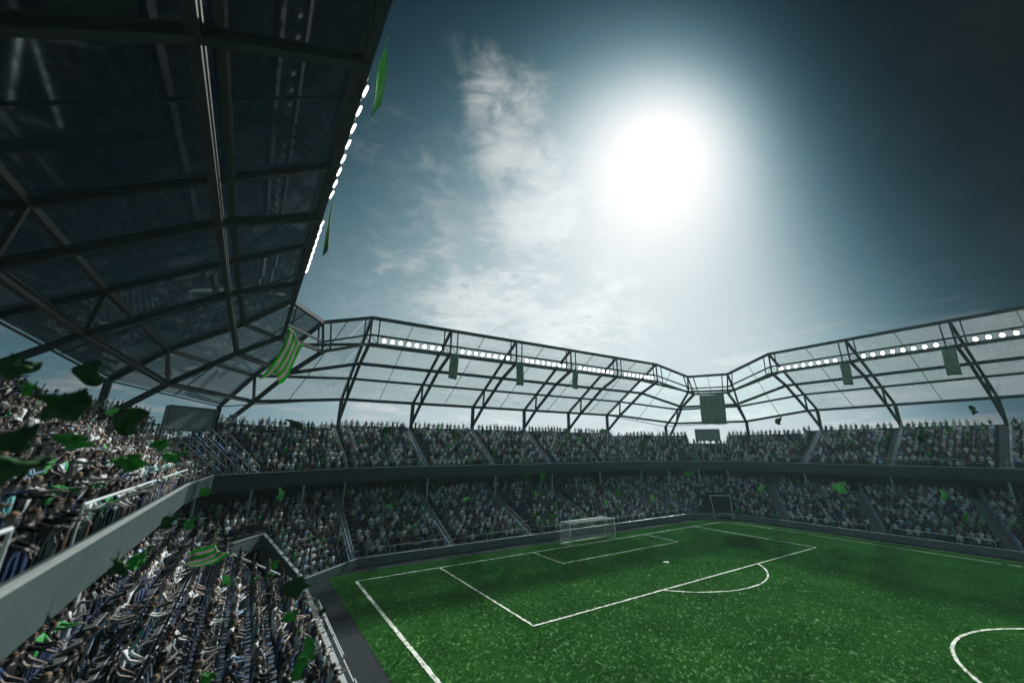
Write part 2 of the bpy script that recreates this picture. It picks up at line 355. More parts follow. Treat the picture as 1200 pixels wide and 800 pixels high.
# grass blades: one scatter over the pitch
def grass_scatter():
    me = bpy.data.meshes.new('grass')
    me.from_pydata([(GX0, -42, 0.013), (GX1, -42, 0.013), (GX1, GY1, 0.013), (GX0, GY1, 0.013)], [], [(0, 1, 2, 3)])
    o = bpy.data.objects.new('grass', me); COL.objects.link(o); tag(o, kind='stuff')
    ng = bpy.data.node_groups.new('grass_scatter', 'GeometryNodeTree'); N = ng.nodes; L = ng.links
    ng.interface.new_socket('Geometry', in_out='INPUT', socket_type='NodeSocketGeometry')
    ng.interface.new_socket('Geometry', in_out='OUTPUT', socket_type='NodeSocketGeometry')
    gi = N.new('NodeGroupInput'); go = N.new('NodeGroupOutput')
    ds = N.new('GeometryNodeDistributePointsOnFaces'); ds.inputs['Density'].default_value = 190
    L.new(gi.outputs[0], ds.inputs[0])
    join = N.new('GeometryNodeJoinGeometry')
    for k in range(9):
        c = N.new('GeometryNodeMeshCone'); c.fill_type = 'NONE'; c.inputs['Vertices'].default_value = 3
        c.inputs['Radius Top'].default_value = 0.002; c.inputs['Radius Bottom'].default_value = 0.0075; c.inputs['Depth'].default_value = 0.075+0.005*k
        t = N.new('GeometryNodeTransform'); an = k*2.4
        t.inputs['Translation'].default_value = (0.018*k**.8*math.cos(an), 0.018*k**.8*math.sin(an), 0.0)
        t.inputs['Rotation'].default_value = (0.55*math.sin(an), -0.55*math.cos(an), k)
        L.new(c.outputs[0], t.inputs[0]); L.new(t.outputs[0], join.inputs[0])
    sm = N.new('GeometryNodeSetMaterial'); sm.inputs['Material'].default_value = M['blade']; L.new(join.outputs[0], sm.inputs[0])
    ip = N.new('GeometryNodeInstanceOnPoints'); L.new(ds.outputs[0], ip.inputs[0]); L.new(sm.outputs[0], ip.inputs['Instance'])
    rv = N.new('FunctionNodeRandomValue'); rv.data_type = 'FLOAT_VECTOR'; rv.inputs[0].default_value = (-.3, -.3, 0); rv.inputs[1].default_value = (.3, .3, 6.28)
    e2r = N.new('FunctionNodeEulerToRotation'); L.new(rv.outputs[0], e2r.inputs[0]); L.new(e2r.outputs[0], ip.inputs['Rotation'])
    rs = N.new('FunctionNodeRandomValue'); rs.data_type = 'FLOAT'; rs.inputs[2].default_value = 0.45; rs.inputs[3].default_value = 1.05; L.new(rs.outputs[1], ip.inputs['Scale'])
    L.new(ip.outputs[0], go.inputs[0])
    md = o.modifiers.new('grass', 'NODES'); md.node_group = ng
    me.materials.append(M['blade'])
grass_scatter()

# ---------------------------------------------------------------- stand layout
# lower tier: front line (seats start), balcony line above; t = 0 at the front, 1 below the balcony edge
def zlow(t): return 0.12+3.7*t
def zup(t): return 8.15+6.05*t
LB = {  # front0, front1, at balcony0, at balcony1, t range
 'left':   ((-32.55, -62), (-32.55, -0.5), (-41.0, -62), (-40.4, 5.5), 0.0, 1.38),
 'wedgeL': ((-32.4, -0.1), (-32.4, 0.5), (-40.3, 5.7), (-36.5, 8.8), 0.80, 1.38),
 'cornerL':((-32.1, 0.7), (-27.3, 5.2), (-36.3, 8.9), (-27.3, 15.5), 0.0, 1.38),
 'goal':   ((-27.3, 5.25), (27.3, 5.25), (-27.3, 15.5), (27.3, 15.5), 0.0, 1.38)}
UB = {
 'left':   ((-41.25, -62), (-41.2, -4.6), (-50.4, -62), (-50.4, -4.6), 0.0, 1.0),
 'wedgeL': ((-41.2, -4.6), (-40.35, 6.7), (-50.4, -4.6), (-47.6, 9.0), 0.0, 0.93),
 'stairL': ((-40.35, 6.7), (-36.0, 9.55), (-47.6, 9.0), (-42.0, 15.6), 0.0, 0.66),
 'cornerL':((-36.0, 9.55), (-27.0, 15.75), (-42.0, 15.6), (-28.3, 25.0), 0.0, 0.94),
 'goal':   ((-27.0, 15.75), (27.0, 15.75), (-28.3, 25.0), (28.3, 25.0), 0.0, 1.0)}
for dct in (LB, UB):
    for k in list(dct):
        if k == 'goal': continue
        f0, f1, b0, b1, t0, t1 = dct[k]; dct[k.replace('L', 'R') if k != 'left' else 'right'] = (mir(f1), mir(f0), mir(b1), mir(b0), t0, t1)
LB['wedgeR'] = ((32.1, 0.7), (32.55, -0.45), (36.5, 8.8), (40.3, 5.7), 0.0, 1.38)
def rows_per(nm, upper): return 11 if upper else (8 if nm == 'left' else 10)
FRX = [-27.3, -16.38, -5.46, 5.46, 16.38, 27.3]          # frames / aisles of the goal end
FRY = [-7.3, -19.0, -30.7, -42.4, -54.1]                 # frames / aisles of the side stands
def aisles(name, upper):
    if name == 'goal': return [(x+27.3)/54.6 for x in FRX]
    f0, f1 = (UB if upper else LB)[name][:2]
    if name == 'left': return []
    if name in ('left', 'right'):
        return [(y-f0[1])/(f1[1]-f0[1]) for y in FRY if min(f0[1], f1[1]) < y < max(f0[1], f1[1])]
    return [0.0] if name == 'cornerR' and not upper else ([1.0] if name == 'cornerL' and not upper else [])
def rowpts(B, t):
    f0, f1, b0, b1 = B[:4]; return lerp(f0, b0, t), lerp(f1, b1, t)

STANDN = {'left': ('left_stand', 'grandstand along the left touchline with two tiers and dark balcony'),
          'right': ('right_stand', 'grandstand along the far right touchline, two full tiers'),
          'goal': ('goal_stand', 'grandstand behind the goal with two full tiers and thin columns'),
          'cL': ('corner_stand', 'corner stand left of the goal end, beside the square scoreboard'),
          'cR': ('corner_stand', 'far corner stand with the dark gate, right of the goal')}
stands = {}
for k, (nm, lb) in STANDN.items():
    c = {'left': (-41, -20, 0), 'right': (41, -20, 0), 'goal': (0, 15, 0), 'cL': (-37, 10, 0), 'cR': (37, 10, 0)}[k]
    stands[k] = thing('grandstand' if not nm.startswith('corner') else 'corner_grandstand', c, lb, 'grandstand')
def owner(nm):
    if nm in ('left', 'right', 'goal'): return stands[nm]
    return stands['cL' if nm.endswith('L') else 'cR']

def terrace(nm, upper):
    B = (UB if upper else LB)[nm]; N = rows_per(nm, upper); zf = zup if upper else zlow
    rows = []; k = int(round(B[4]*N)); b = MB(); n = 0
    while (k+0.999)/N <= B[5]+1e-6:
        t0, t1 = k/N, (k+1)/N; z = zf(t0); zb = z-0.9 if upper else -0.01
        p0, p1 = rowpts(B, t0); q0, q1 = rowpts(B, t1)
        b.hexa([(*p0, zb), (*p1, zb), (*q1, zb), (*q0, zb), (*p0, z), (*p1, z), (*q1, z), (*q0, z)] )
        rows.append((t0, t1, z)); k += 1
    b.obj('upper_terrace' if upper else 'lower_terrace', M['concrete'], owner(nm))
    # light nosing on every tread edge
    nb = MB()
    for t0, t1, z in rows:
        p0, p1 = rowpts(B, t0+0.12/N); nb.beam((*p0, z+0.012), (*p1, z+0.012), 0.06, 0.03)
    nb.obj('step_nosing', M['nosing'], owner(nm))
    return rows
ROWS = {}
for up, dct in ((False, LB), (True, UB)):
    for nm in dct: ROWS[(nm, up)] = terrace(nm, up)

# stairs in the aisles: steps, side strips, handrail
AIS = {}
def make_aisle(nm, upper, u, w=1.15, rail=True, post=True):
    B = (UB if upper else LB)[nm]; N = rows_per(nm, upper); rows = ROWS[(nm, upper)]; zf = zup if upper else zlow
    st = MB(); own = owner(nm)
    L = (Vector(rowpts(B, rows[0][0])[1])-Vector(rowpts(B, rows[0][0])[0])).length
    for t0, t1, z in rows:
        for h in (0, 1):
            ta, tb = t0+(t1-t0)*h/2, t0+(t1-t0)*(h+1)/2; za = z+(zf(t1)-z)*(h+1)/2-0.02
            p0, p1 = rowpts(B, ta); q0, q1 = rowpts(B, tb); Lr = (Vector(p1)-Vector(p0)).length; du = w/2/Lr
            a, c = max(0.001, u-du), min(0.999, u+du)
            A, Bp, C_, D_ = lerp(p0, p1, a), lerp(p0, p1, c), lerp(q0, q1, c), lerp(q0, q1, a)
            st.hexa([(*A, z-0.05), (*Bp, z-0.05), (*C_, z-0.05), (*D_, z-0.05), (*A, za), (*Bp, za), (*C_, za), (*D_, za)])
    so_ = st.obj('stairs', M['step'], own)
    # handrail on one side following the slope
    ts, te = rows[0][0], rows[-1][1]
    def pt(t, s, dz):
        p0, p1 = rowpts(B, t); Lr = (Vector(p1)-Vector(p0)).length; x = min(1, max(0, u+s*(w/2-.05)/Lr)); q = lerp(p0, p1, x); return (*q, zf(t)+0.35+dz)
    s = -1 if B[0][0] < 5 or nm == 'goal' else 1
    if nm == 'goal': s = -1
    if nm == 'right': s = 1
    if rail:
        b = MB(); b.beam(pt(ts, s, 0.12), pt(te, s, 0.12), 0.14, 0.34); b.obj('stair_strip', M['bluerail'], own)
        b = MB(); b.tube([pt(ts, s, 0.95), pt(te, s, 0.95)], 0.03, 6)
        k = 0
        for t in np.linspace(ts, te, 8): b.tube([pt(t, s, 0.1), pt(t, s, 0.95)], 0.02, 5)
        b.obj('handrail', M['rail'], own)
for up, dct in ((False, LB), (True, UB)):
    for nm in dct:
        AIS[(nm, up)] = aisles(nm, up)
        for u in AIS[(nm, up)]:
            B = dct[nm]
            y = lerp(B[0], B[1], u)[1]
            if y < -40: continue
            make_aisle(nm, up, u, 1.3 if nm == 'right' else 1.15)
for nm in ('stairL', 'stairR'):
    AIS[(nm, True)] = [0.08, 0.29, 0.5, 0.71, 0.92]
    for u in AIS[(nm, True)]: make_aisle(nm, True, u, 0.5)

# balcony fronts
FB = [(-40.8, -62), (-40.8, -4.5), (-40.0, 6.5), (-26.4, 15.3), (26.4, 15.3), (40.0, 6.5), (40.8, -4.5), (40.8, -62)]
def poly_wall(pts, z0, z1, th, own, name, m, inward=1):
    "wall with mitred ends between consecutive plan points"
    out = []
    n = len(pts)
    offs = []
    for k in range(n):
        d1 = (Vector(pts[k])-Vector(pts[k-1])).normalized() if k > 0 else None
        d2 = (Vector(pts[k+1])-Vector(pts[k])).normalized() if k < n-1 else None
        d1 = d1 or d2; d2 = d2 or d1
        nrm = (Vector((-d1.y, d1.x))+Vector((-d2.y, d2.x))).normalized(); c = nrm.dot(Vector((-d1.y, d1.x)))
        offs.append(nrm*th/max(c, .3)*inward)
    for k in range(n-1):
        b = MB(); a, c = Vector(pts[k]), Vector(pts[k+1]); a2, c2 = a+offs[k], c+offs[k+1]
        b.hexa([(*a, z0), (*c, z0), (*c2, z0), (*a2, z0), (*a, z1), (*c, z1), (*c2, z1), (*a2, z1)])
        out.append(b.obj(name, m, own[k] if isinstance(own, list) else own))
    return out
own = [stands['left'], stands['cL'], stands['cL'], stands['goal'], stands['cR'], stands['cR'], stands['right']]
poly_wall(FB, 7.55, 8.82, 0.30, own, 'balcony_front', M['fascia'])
FB2 = FB
poly_wall([(x*0.9985, y-0.06 if 10 < y else y) for x, y in FB], 8.822, 8.90, 0.15, own, 'balcony_coping', M['coping'])
# soffit behind the balcony, and dark back wall of the lower tier
BK = [(-45.3, -62), (-45.3, -6.5), (-43.9, 9.6), (-27.6, 20.6), (27.6, 20.6), (43.9, 9.6), (45.3, -6.5), (45.3, -62)]
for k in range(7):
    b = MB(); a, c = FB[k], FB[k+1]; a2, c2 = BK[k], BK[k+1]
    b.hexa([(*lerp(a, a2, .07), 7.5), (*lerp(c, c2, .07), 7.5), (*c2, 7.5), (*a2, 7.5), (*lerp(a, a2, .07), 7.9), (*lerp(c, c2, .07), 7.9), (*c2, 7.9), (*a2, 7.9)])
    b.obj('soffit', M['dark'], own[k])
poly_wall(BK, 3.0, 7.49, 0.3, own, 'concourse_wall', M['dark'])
# rear parapets of the upper tier
for nm, B in UB.items():
    t = ROWS[(nm, True)][-1][1]; p0, p1 = rowpts(B, t); z = zup(t)
    q0, q1 = rowpts(B, t+0.03); b = MB()
    b.hexa([(*p0, z-4), (*p1, z-4), (*q1, z-4), (*q0, z-4), (*p0, z+.25), (*p1, z+.25), (*q1, z+.25), (*q0, z+.25)])
    b.obj('rear_parapet', M['fascia'], owner(nm))

# tip-up seats in the left stand rows
def seat_rows():
    prof = [(-.20, .30, -.02), (-.22, .42, .0), (-.20, .62, .03), (-.12, .74, .05), (0, .78, .06), (.12, .74, .05), (.20, .62, .03), (.22, .42, .0), (.20, .30, -.02)]
    B = LB['left']; b = MB()
    for t0, t1, z in ROWS[('left', False)]:
        if t0 > 1.2: continue
        p0, p1 = rowpts(B, t0+(t1-t0)*.72); L = (Vector(p1)-Vector(p0)).length; n = int(L/.56)
        for k in range(n):
            u = (k+.5)/n; q = lerp(p0, p1, u)
            if q[1] < -36 or (u*L > L-1.5 and t0 < .7): continue
            if any(abs(u-a)*L < .85 for a in aisles('left', False)): continue
            i = len(b.v)
            for dx in (0, -.05):
                for y_, z_, c_ in prof: b.v.append((q[0]-c_*1.2+dx, q[1]+y_, z+z_))
            m_ = len(prof)
            b.f.append(tuple(i+j for j in range(m_))); b.m.append(0); b.f.append(tuple(i+m_+j for j in reversed(range(m_)))); b.m.append(0)
            for j in range(m_): b.f.append((i+j, i+m_+j, i+m_+(j+1) % m_, i+(j+1) % m_)); b.m.append(0)
            b.box(q[0]+.0, q[1]-.2, z+.34, q[0]+.36, q[1]+.2, z+.39)
    o = b.obj('seats', M['seat'], stands['left']); o['kind'] = 'stuff'
    for t0, t1, z in ROWS[('left', False)][:-1]:
        p0, p1 = rowpts(B, t0+(t1-t0)*.90); b = MB(); b.tube([(*lerp(p0, p1, .35), z+.66), (*lerp(p0, p1, .982), z+.66)], .028, 6)
        for k in range(18):
            q = lerp(p0, p1, .35+.632*k/17); b.tube([(*q, z), (*q, z+.66)], .018, 5)
        b.obj('row_rail', M['bluerail'] if int(t0*8) % 2 else M['rail'], stands['left'])
seat_rows()
# front perimeter wall
PW = [(-LW, -62), (-LW, -0.35)]
def walls():
    th = 0.28; z = 0.75
    L = [([(-LW, -62), (-LW, -0.45)], stands['left']), ([(-31.9, 0.3), (-26.8, GY)], stands['cL']), ([(-26.8, GY), (26.8, GY)], stands['goal']),
         ([(26.8, GY), (31.98, 0.22)], stands['cR']), ([(LW, 0.10), (LW, -62)], stands['right'])]
    for pts, ow in L:
        poly_wall(pts, -0.01, z, th, ow, 'front_wall', M['wall'])
        pw = [tuple(Vector(p)) for p in pts]
        poly_wall(pw, z+0.002, z+0.05, th+0.03, ow, 'wall_coping', M['coping'])
walls()
# vomitories in the two corners
def vomitory(s):
    ow = stands['cL' if s < 0 else 'cR']
    X = lambda x: x*(-s)     # coordinates below are for the left corner
    A, Bq, Cq = (-32.25, 0.75), (-35.3, 6.9), (-37.6, 3.45); Dq = (-32.6, -0.45)
    def par(a, b, za0, zb0, za1, zb1, th=0.22, name='parapet', m=M['wall']):
        mb = MB(); d = (Vector(b)-Vector(a)).normalized(); r = Vector((-d.y, d.x))*th/2
        P = [Vector(a)-r, Vector(b)-r, Vector(b)+r, Vector(a)+r]
        if s > 0: P = [Vector((-p.x, p.y)) for p in P]
        z0 = (za0, zb0, zb0, za0); z1 = (za1, zb1, zb1, za1)
        mb.hexa([(*p, z) for p, z in zip(P, z0)]+[(*p, z) for p, z in zip(P, z1)]); mb.obj(name, m, ow)
    par(A, Bq, -.01, -.01, 0.82, 3.55, m=M['dark'] if s > 0 else M['wall'])
    par(A, Bq, 0.823, 3.553, 0.93, 3.66, 0.30, 'parapet_coping', M['coping'])
    b2 = lerp(Bq, Cq, 0.03)
    par(b2, Cq, 2.3, 2.3, 3.45, 3.45, 0.24, 'parapet', M['dark'] if s > 0 else M['wall']); par(b2, Cq, 3.453, 3.453, 3.56, 3.56, 0.32, 'parapet_coping', M['coping'])
    par(b2, Cq, -.01, -.01, 2.29, 2.29, 0.14, 'tunnel_wall', M['dark'])
    par(Dq, Cq, -.01, -.01, 0.75, 2.75, 0.2, 'tunnel_side_wall', M['dark'])
    par(Dq, Cq, 0.753, 2.753, 0.83, 2.83, 0.24, 'parapet_coping', M['coping'])
vomitory(-1)
# the far gate
gt = thing('entrance_gate', (31.5, 2.2, 0), 'entrance gate with a pale frame, unlit opening shown by a dark sheet, far lower corner', 'gate')
g0, g1, g2, g3 = (29.12, 2.29, 0.0), (31.25, 4.21, 3.38), (33.75, 1.98, 3.42), (31.2, 0.42, 0.0)
for a, c in ((g0, g1), (g1, g2), (g2, g3)):
    b = MB(); b.beam(a, c, 0.15, 0.2, ext=0.05); b.obj('gate_frame', M['coping'], gt)
bk = [(33.6, 6.8), (36.1, 4.6)]
for nm_, q in (('side_wall', [g0, g1, (*bk[0], 3.4), (*bk[0], 0)]), ('side_wall', [g3, g2, (*bk[1], 3.4), (*bk[1], 0)]),
               ('gate_roof', [g1, g2, (*bk[1], 3.4), (*bk[0], 3.4)]), ('back_wall', [(*bk[0], 0), (*bk[0], 3.4), (*bk[1], 3.4), (*bk[1], 0)])):
    o_ = Vector((0.12, 0.12, 0.06)) if nm_ != 'gate_roof' else Vector((0, 0, .12))
    b = MB(); b.hexa([Vector(p) for p in q]+[Vector(p)+o_ for p in q]); b.obj(nm_, M['dark'], gt)
b = MB(); o_ = Vector((.07, .08, .0)); b.hexa([Vector(p)+o_ for p in (g0, g3, g2, g1)]+[Vector(p)+o_*1.7 for p in (g0, g3, g2, g1)]); b.obj('gate_shade_sheet', M['dark'], gt)  # dark sheet stands for the unlit depth behind the frame
b = MB(); p_, q_ = Vector((29.5, 1.9, 0)), Vector((31.0, .55, 0)); U_ = Vector((0, 0, .95))
b.tube([p_, p_+U_], .03, 6); b.tube([q_, q_+U_], .03, 6); b.tube([p_+U_, q_+U_], .035, 6); b.obj('barrier', M['rail'], gt)
# columns under the balcony
def column(p, z0, ow):
    b = MB(); b.tube([(*p, z0), (*p, 7.5)], 0.13, 10); b.tube([(*p, z0), (*p, z0+.12)], 0.22, 10); b.tube([(*p, 7.35), (*p, 7.5)], 0.2, 10)
    b.obj('column', M['rail'], ow, smooth=False)
for x in FRX: column((x+0.5, 16.6), 3.9, stands['goal'])
for y in FRY[:3]:
    column((-42.2, y+.3), 3.9, stands['left']); column((42.2, y+.3), 3.9, stands['right'])
for p in ((-41.0, 6.3), (-36.8, 9.8), (-31.8, 13.0)):
    column(p, 3.8, stands['cL']); column(mir(p), 3.8, stands['cR'])

# guard rails along balcony fronts and front walls
def guard(pts, z0, h, ow, rad=0.035, sp=2.2, slope=0.0):
    b = MB(); a, c = Vector(pts[0]), Vector(pts[1]); L = (c-a).length; n = max(1, int(round(L/sp)))
    T = [(*a.lerp(c, k/n), z0+h) for k in range(n+1)]
    b.tube([T[0], T[-1]], rad, 6)
    for k, p in enumerate(T):
        b.tube([(p[0], p[1], z0), p], rad*0.8, 6)
    b.obj('guard_rail', M['rail'], ow)
for a, c in ((-41.5, -31.0), (-27.1, -17.1), (-15.4, -5.2)):
    for s in (-1, 1): guard([(s*41.0, a), (s*41.0, c)], 8.9, 0.92, stands['left' if s < 0 else 'right'], 0.04, 10.0)
for k in range(5):
    x0, x1 = FRX[k]+1.2, FRX[k+1]-1.2
    guard([(x0, 15.5), (x1, 15.5)], 8.9, 0.92, stands['goal'], 0.035, 4.0)
    guard([(x0, GY+.2), (x1, GY+.2)], 0.8, 0.75, stands['goal'], 0.035, 3.0)
for k in range(3):
    y0, y1 = FRY[k]-1.3, FRY[k+1]+1.3
    guard([(LW+.1, y0), (LW+.1, y1)], 0.8, 0.75, stands['right'], 0.035, 3.0)
    guard([(-LW-.1, y0), (-LW-.1, y1)], 0.8, 0.75, stands['left'], 0.04, 3.0)
guard([(-LW-.02, -20.5), (-LW-.02, -9.0)], 0.8, 0.45, stands['left'], 0.045, 4.0)

# ---------------------------------------------------------------- roofs
PROF = dict(T=(0, 27.25), L1=(0, 25.0), L2=(0, 23.8), Mu=(4.3, 24.65), Ml=(4.3, 22.0), B=(10.5, 20.85), O=(10.8, 17.9), P=(14.7, 18.3), G=(15.3, 14.5))
def frame(ox, oy, dx, dy): return {k: Vector((ox+dx*d, oy+dy*d, z)) for k, (d, z) in PROF.items()}
fr = {}
for i, x in enumerate(FRX): fr[('goal', i)] = frame(x, 10, 0, 1)
for i, y in enumerate(FRY): fr[('left', i)] = frame(-36.6, y, -1, 0); fr[('right', i)] = frame(36.6, y, 1, 0)
N1 = dict(T=(-36.65, .9, 24.85), L1=(-36.75, 1.2, 22.5), L2=(-36.85, 1.5, 21.4), Mu=(-40.1, 2.0, 22.2), Ml=(-40.1, 2.0, 19.4), B=(-45.2, 4.4, 19.5), O=(-44.4, 3.0, 16.4), P=(-48.5, 5.2, 16.6), G=(-48.6, 5.3, 13.3))
N2 = dict(T=(-33.1, 7.2, 24.9), L1=(-32.9, 6.5, 22.5), L2=(-32.8, 6.0, 21.3), Mu=(-35.4, 9.0, 22.3), Ml=(-35.4, 11.0, 19.4), B=(-38.6, 14.4, 19.3), O=(-38.2, 15.0, 16.4), P=(-41.6, 20.5, 16.1), G=(-42.2, 21.0, 12.5))
for k, nd in ((1, N1), (2, N2)):
    fr[('cL', k)] = {a: Vector(v) for a, v in nd.items()}; fr[('cR', k)] = {a: Vector((-v[0], v[1], v[2])) for a, v in nd.items()}
ROOFL = {'left': 'glazed steel roof over the left stand, vignette shade coloured into its panes, upper left',
         'right': 'translucent glazed steel roof over the far right stand',
         'goal': 'translucent glazed steel roof over the stand behind the goal',
         'cL': 'kinked glazed roof corner between the left roof and the goal end roof',
         'cR': 'kinked glazed roof corner above the far gate and small scoreboard'}
roofs = {k: thing('stand_roof', tuple(stands[k].location), v, 'stadium roof') for k, v in ROOFL.items()}
def panes(own, A, B_, gm='glass'):
    for lo, hi in (('T', 'Mu'), ('Mu', 'B'), ('B', 'P')):
        for h in (0, 1):
            a0, a1 = A[lo].lerp(B_[lo], h/2), A[lo].lerp(B_[lo], (h+1)/2)
            b0, b1 = A[hi].lerp(B_[hi], h/2), A[hi].lerp(B_[hi], (h+1)/2)
            e = Vector((0, 0, 0.16)); b = MB(); s = 0.012
            c = (a0+a1+b0+b1)/4
            q = [p+(c-p)*s+e for p in (a0, a1, b1, b0)]
            b.quad(*q); o = b.obj('roof_pane', M[gm], own)
    for h in (0.5,):
        b = MB(); T = A['T'].lerp(B_['T'], h); Mu = A['Mu'].lerp(B_['Mu'], h); Bm = A['B'].lerp(B_['B'], h); P = A['P'].lerp(B_['P'], h)
        for p, q in ((T, Mu), (Mu, Bm), (Bm, P)): b.beam(p+Vector((0, 0, .12)), q+Vector((0, 0, .12)), 0.06, 0.08)
        b.obj('glazing_bar', M['steel'], own)
def bay(own, A, B_, gm='glass'):
    for k, w, h in (('T', .34, .42), ('L1', .22, .22), ('L2', .30, .34), ('Mu', .30, .36), ('Ml', .34, .42), ('B', .30, .34), ('O', .34, .40), ('P', .12, .12)):
        b = MB(); (b.ibeam if k in ('Ml', 'O', 'Mu') else b.beam)(A[k], B_[k], w, h); b.obj('ring_beam', M['steel'], own)
    # lacing of the lamp truss and cable tray
    b = MB()
    n = 10
    for k in range(n): 
        p = A['L1'].lerp(B_['L1'], k/n); q = A['L2'].lerp(B_['L2'], (k+1)/n); 
        if k in (0, n-1): b.beam(p, q, .06, .06)
    t = 1.0/(A['T']-B_['T']).length
    for u in (t, 1-t): b.beam(A['T'].lerp(B_['T'], u), A['L2'].lerp(B_['L2'], u), .14, .14)
    b.obj('truss_post', M['steel'], own)
    panes(own, A, B_, gm)
def rafters(own, F, post=True):
    for path, w, h in ((('T', 'Mu', 'B', 'P'), .30, .38), (('L2', 'Ml', 'O', 'G'), .32, .42)):
        b = MB()
        for p, q in zip(path, path[1:]): b.ibeam(F[p], F[q], w, h)
        b.obj('rafter', M['steel'], own)
    b = MB(); b.beam(F['T'], F['L2'], .2, .2); b.obj('front_strut', M['steel'], own)
    b = MB(); b.beam(F['B'], F['O'], .24, .24); b.obj('rear_strut', M['steel'], own)
    b = MB(); b.beam(F['P'], (F['P'].x, F['P'].y, F['G'].z-.6), .42, .5); b.obj('roof_post', M['steel'], own)
for i in range(6): rafters(roofs['goal'], fr[('goal', i)])
for i in range(5):
    bay(roofs['goal'], fr[('goal', i)], fr[('goal', i+1)])
for sd in ('left', 'right'):
    for i in range(5): rafters(roofs[sd], fr[(sd, i)])
    for i in range(4): bay(roofs[sd], fr[(sd, i)], fr[(sd, i+1)], 'glass_vignette' if sd == 'left' else 'glass')
    c = 'cL' if sd == 'left' else 'cR'
    rafters(roofs[c], fr[(c, 1)]); rafters(roofs[c], fr[(c, 2)])
    L_ = sd == 'left'
    bay(roofs[c], fr[(sd, 0)], fr[(c, 1)], 'glass_vignette' if L_ else 'glass'); bay(roofs[c], fr[(c, 1)], fr[(c, 2)], 'glass_half_vignette' if L_ else 'glass'); bay(roofs[c], fr[(c, 2)], fr[('goal', 0 if sd == 'left' else 5)])  # left corner panes step the painted vignette down towards the goal end

# ---------------------------------------------------------------- floodlights
def lamp_meshes():
    b = MB(); n = 14
    prof = [(0.06, -0.30), (0.20, -0.24), (0.30, -0.05), (0.33, 0.0)]
    for z_, r_ in []: pass
    b.tube([(0, y, 0) for r, y in prof], [r*.74 for r, y in prof], n)
    b.tube([(-.36, -.1, 0), (-.36, -.1, .42), (.36, -.1, .42), (.36, -.1, 0)], 0.025, 5)
    body = b.mesh('housing', M['lampbody'], False)
    b = MB(); b.tube([(0, 0.004, 0), (0, 0.03, 0)], [.225, .20], n); lens = b.mesh('lens', M['lamp'])
    return body, lens
LBODY, LLENS = lamp_meshes()
def lamp(p, face, label, group):
    rz = math.atan2(face[1], face[0])-math.pi/2
    t = thing('floodlight', p, label, 'floodlight', group); t.rotation_euler = (R(-16), 0, rz); 
    for nm, me in (('housing', LBODY), ('lens', LLENS)):
        o = bpy.data.objects.new(nm, me); COL.objects.link(o); o.parent = t
ORD = ['first', 'second', 'third', 'fourth', 'fifth', 'sixth', 'seventh', 'eighth']
def lampbay(A, B_, face, desc, group):
    L = (B_['L1']-A['L1']).length; sp = 1.07*L/10.93; n = 8
    for k in range(n):
        u = 0.5+(k-(n-1)/2)*sp/L; p = A['L1'].lerp(B_['L1'], u)*0.5+A['L2'].lerp(B_['L2'], u)*0.5
        p = p+Vector((face[0], face[1], 0))*0.28+Vector((0, 0, -.05))
        lamp(p, face, '%s lamp in %s' % (ORD[k], desc), group)
bn = ['the leftmost', 'the second', 'the middle', 'the fourth', 'the rightmost']
for i in range(5): lampbay(fr[('goal', i)], fr[('goal', i+1)], (0, -1), bn[i]+' lamp row above the goal end', 'floodlights on the goal end roof')
for i, w in enumerate(('nearest the far corner', 'between the two hanging banners', 'running out at the right edge')):
    lampbay(fr[('right', i)], fr[('right', i+1)], (-1, 0), 'right roof row '+w, 'floodlights on the right roof')
for i, w in ((0, 'lower'), (1, 'upper')):
    lampbay(fr[('left', i)], fr[('left', i+1)], (1, 0), '%s row on the dark left roof edge' % w, 'floodlights on the left roof')

# ---------------------------------------------------------------- banners hanging from the roofs
def cloth(w, h, nx, ny, amp, th=0.02, seed=0, curl=0.0, df=1.0):
    "wavy cloth with thickness and uv, hanging from its top edge at the origin"
    rs = random.Random(seed); bm = bmesh.new(); uvl = bm.loops.layers.uv.new('UVMap'); V = []
    ph = rs.uniform(0, 6); ph2 = rs.uniform(0, 6)
    for s in (0, 1):
        G = []
        for j in range(ny+1):
            row = []
            for i in range(nx+1):
                u, v = i/nx, j/ny
                y = amp*math.sin(u*5+ph+v*2)*(.3+v)+amp*.5*math.sin(v*6+ph2)+df*amp*(.28*math.sin(u*15+v*4+ph)+.16*math.sin(v*17-u*6+ph2))+curl*v*v + s*th
                dr = df*(math.sin(u*3.1+ph)*.22*h*u + .10*h*math.sin(v*5+ph2))
                row.append(bm.verts.new((w*(u-.5)*(1-df*(.30*v*math.sin(ph+1.5)**2+.10*math.sin(v*7+ph)))+amp*1.2*math.sin(v*3.5+ph), y, -h*v*(1-df*.22*math.sin(u*3.4+ph))-dr)))
            G.append(row)
        V.append(G)
    def face(vs, uvs):
        f = bm.faces.new(vs)
        for l, q in zip(f.loops, uvs): l[uvl].uv = q
        f.smooth = True
    for s in (0, 1):
        for j in range(ny):
            for i in range(nx):
                q = [(i, j), (i+1, j), (i+1, j+1), (i, j+1)]
                if s: q = q[::-1]
                face([V[s][b][a] for a, b in q], [(a/nx, b/ny) for a, b in q])
    ring = [(i, 0) for i in range(nx)]+[(nx, j) for j in range(ny)]+[(i, ny) for i in range(nx, 0, -1)]+[(0, j) for j in range(ny, 0, -1)]
    for k in range(len(ring)):
        a, b = ring[k], ring[(k+1) % len(ring)]
        face([V[0][a[1]][a[0]], V[1][a[1]][a[0]], V[1][b[1]][b[0]], V[0][b[1]][b[0]]], [(a[0]/nx, a[1]/ny)]*4)
    me = bpy.data.meshes.new('cloth'); bm.to_mesh(me); bm.free(); return me
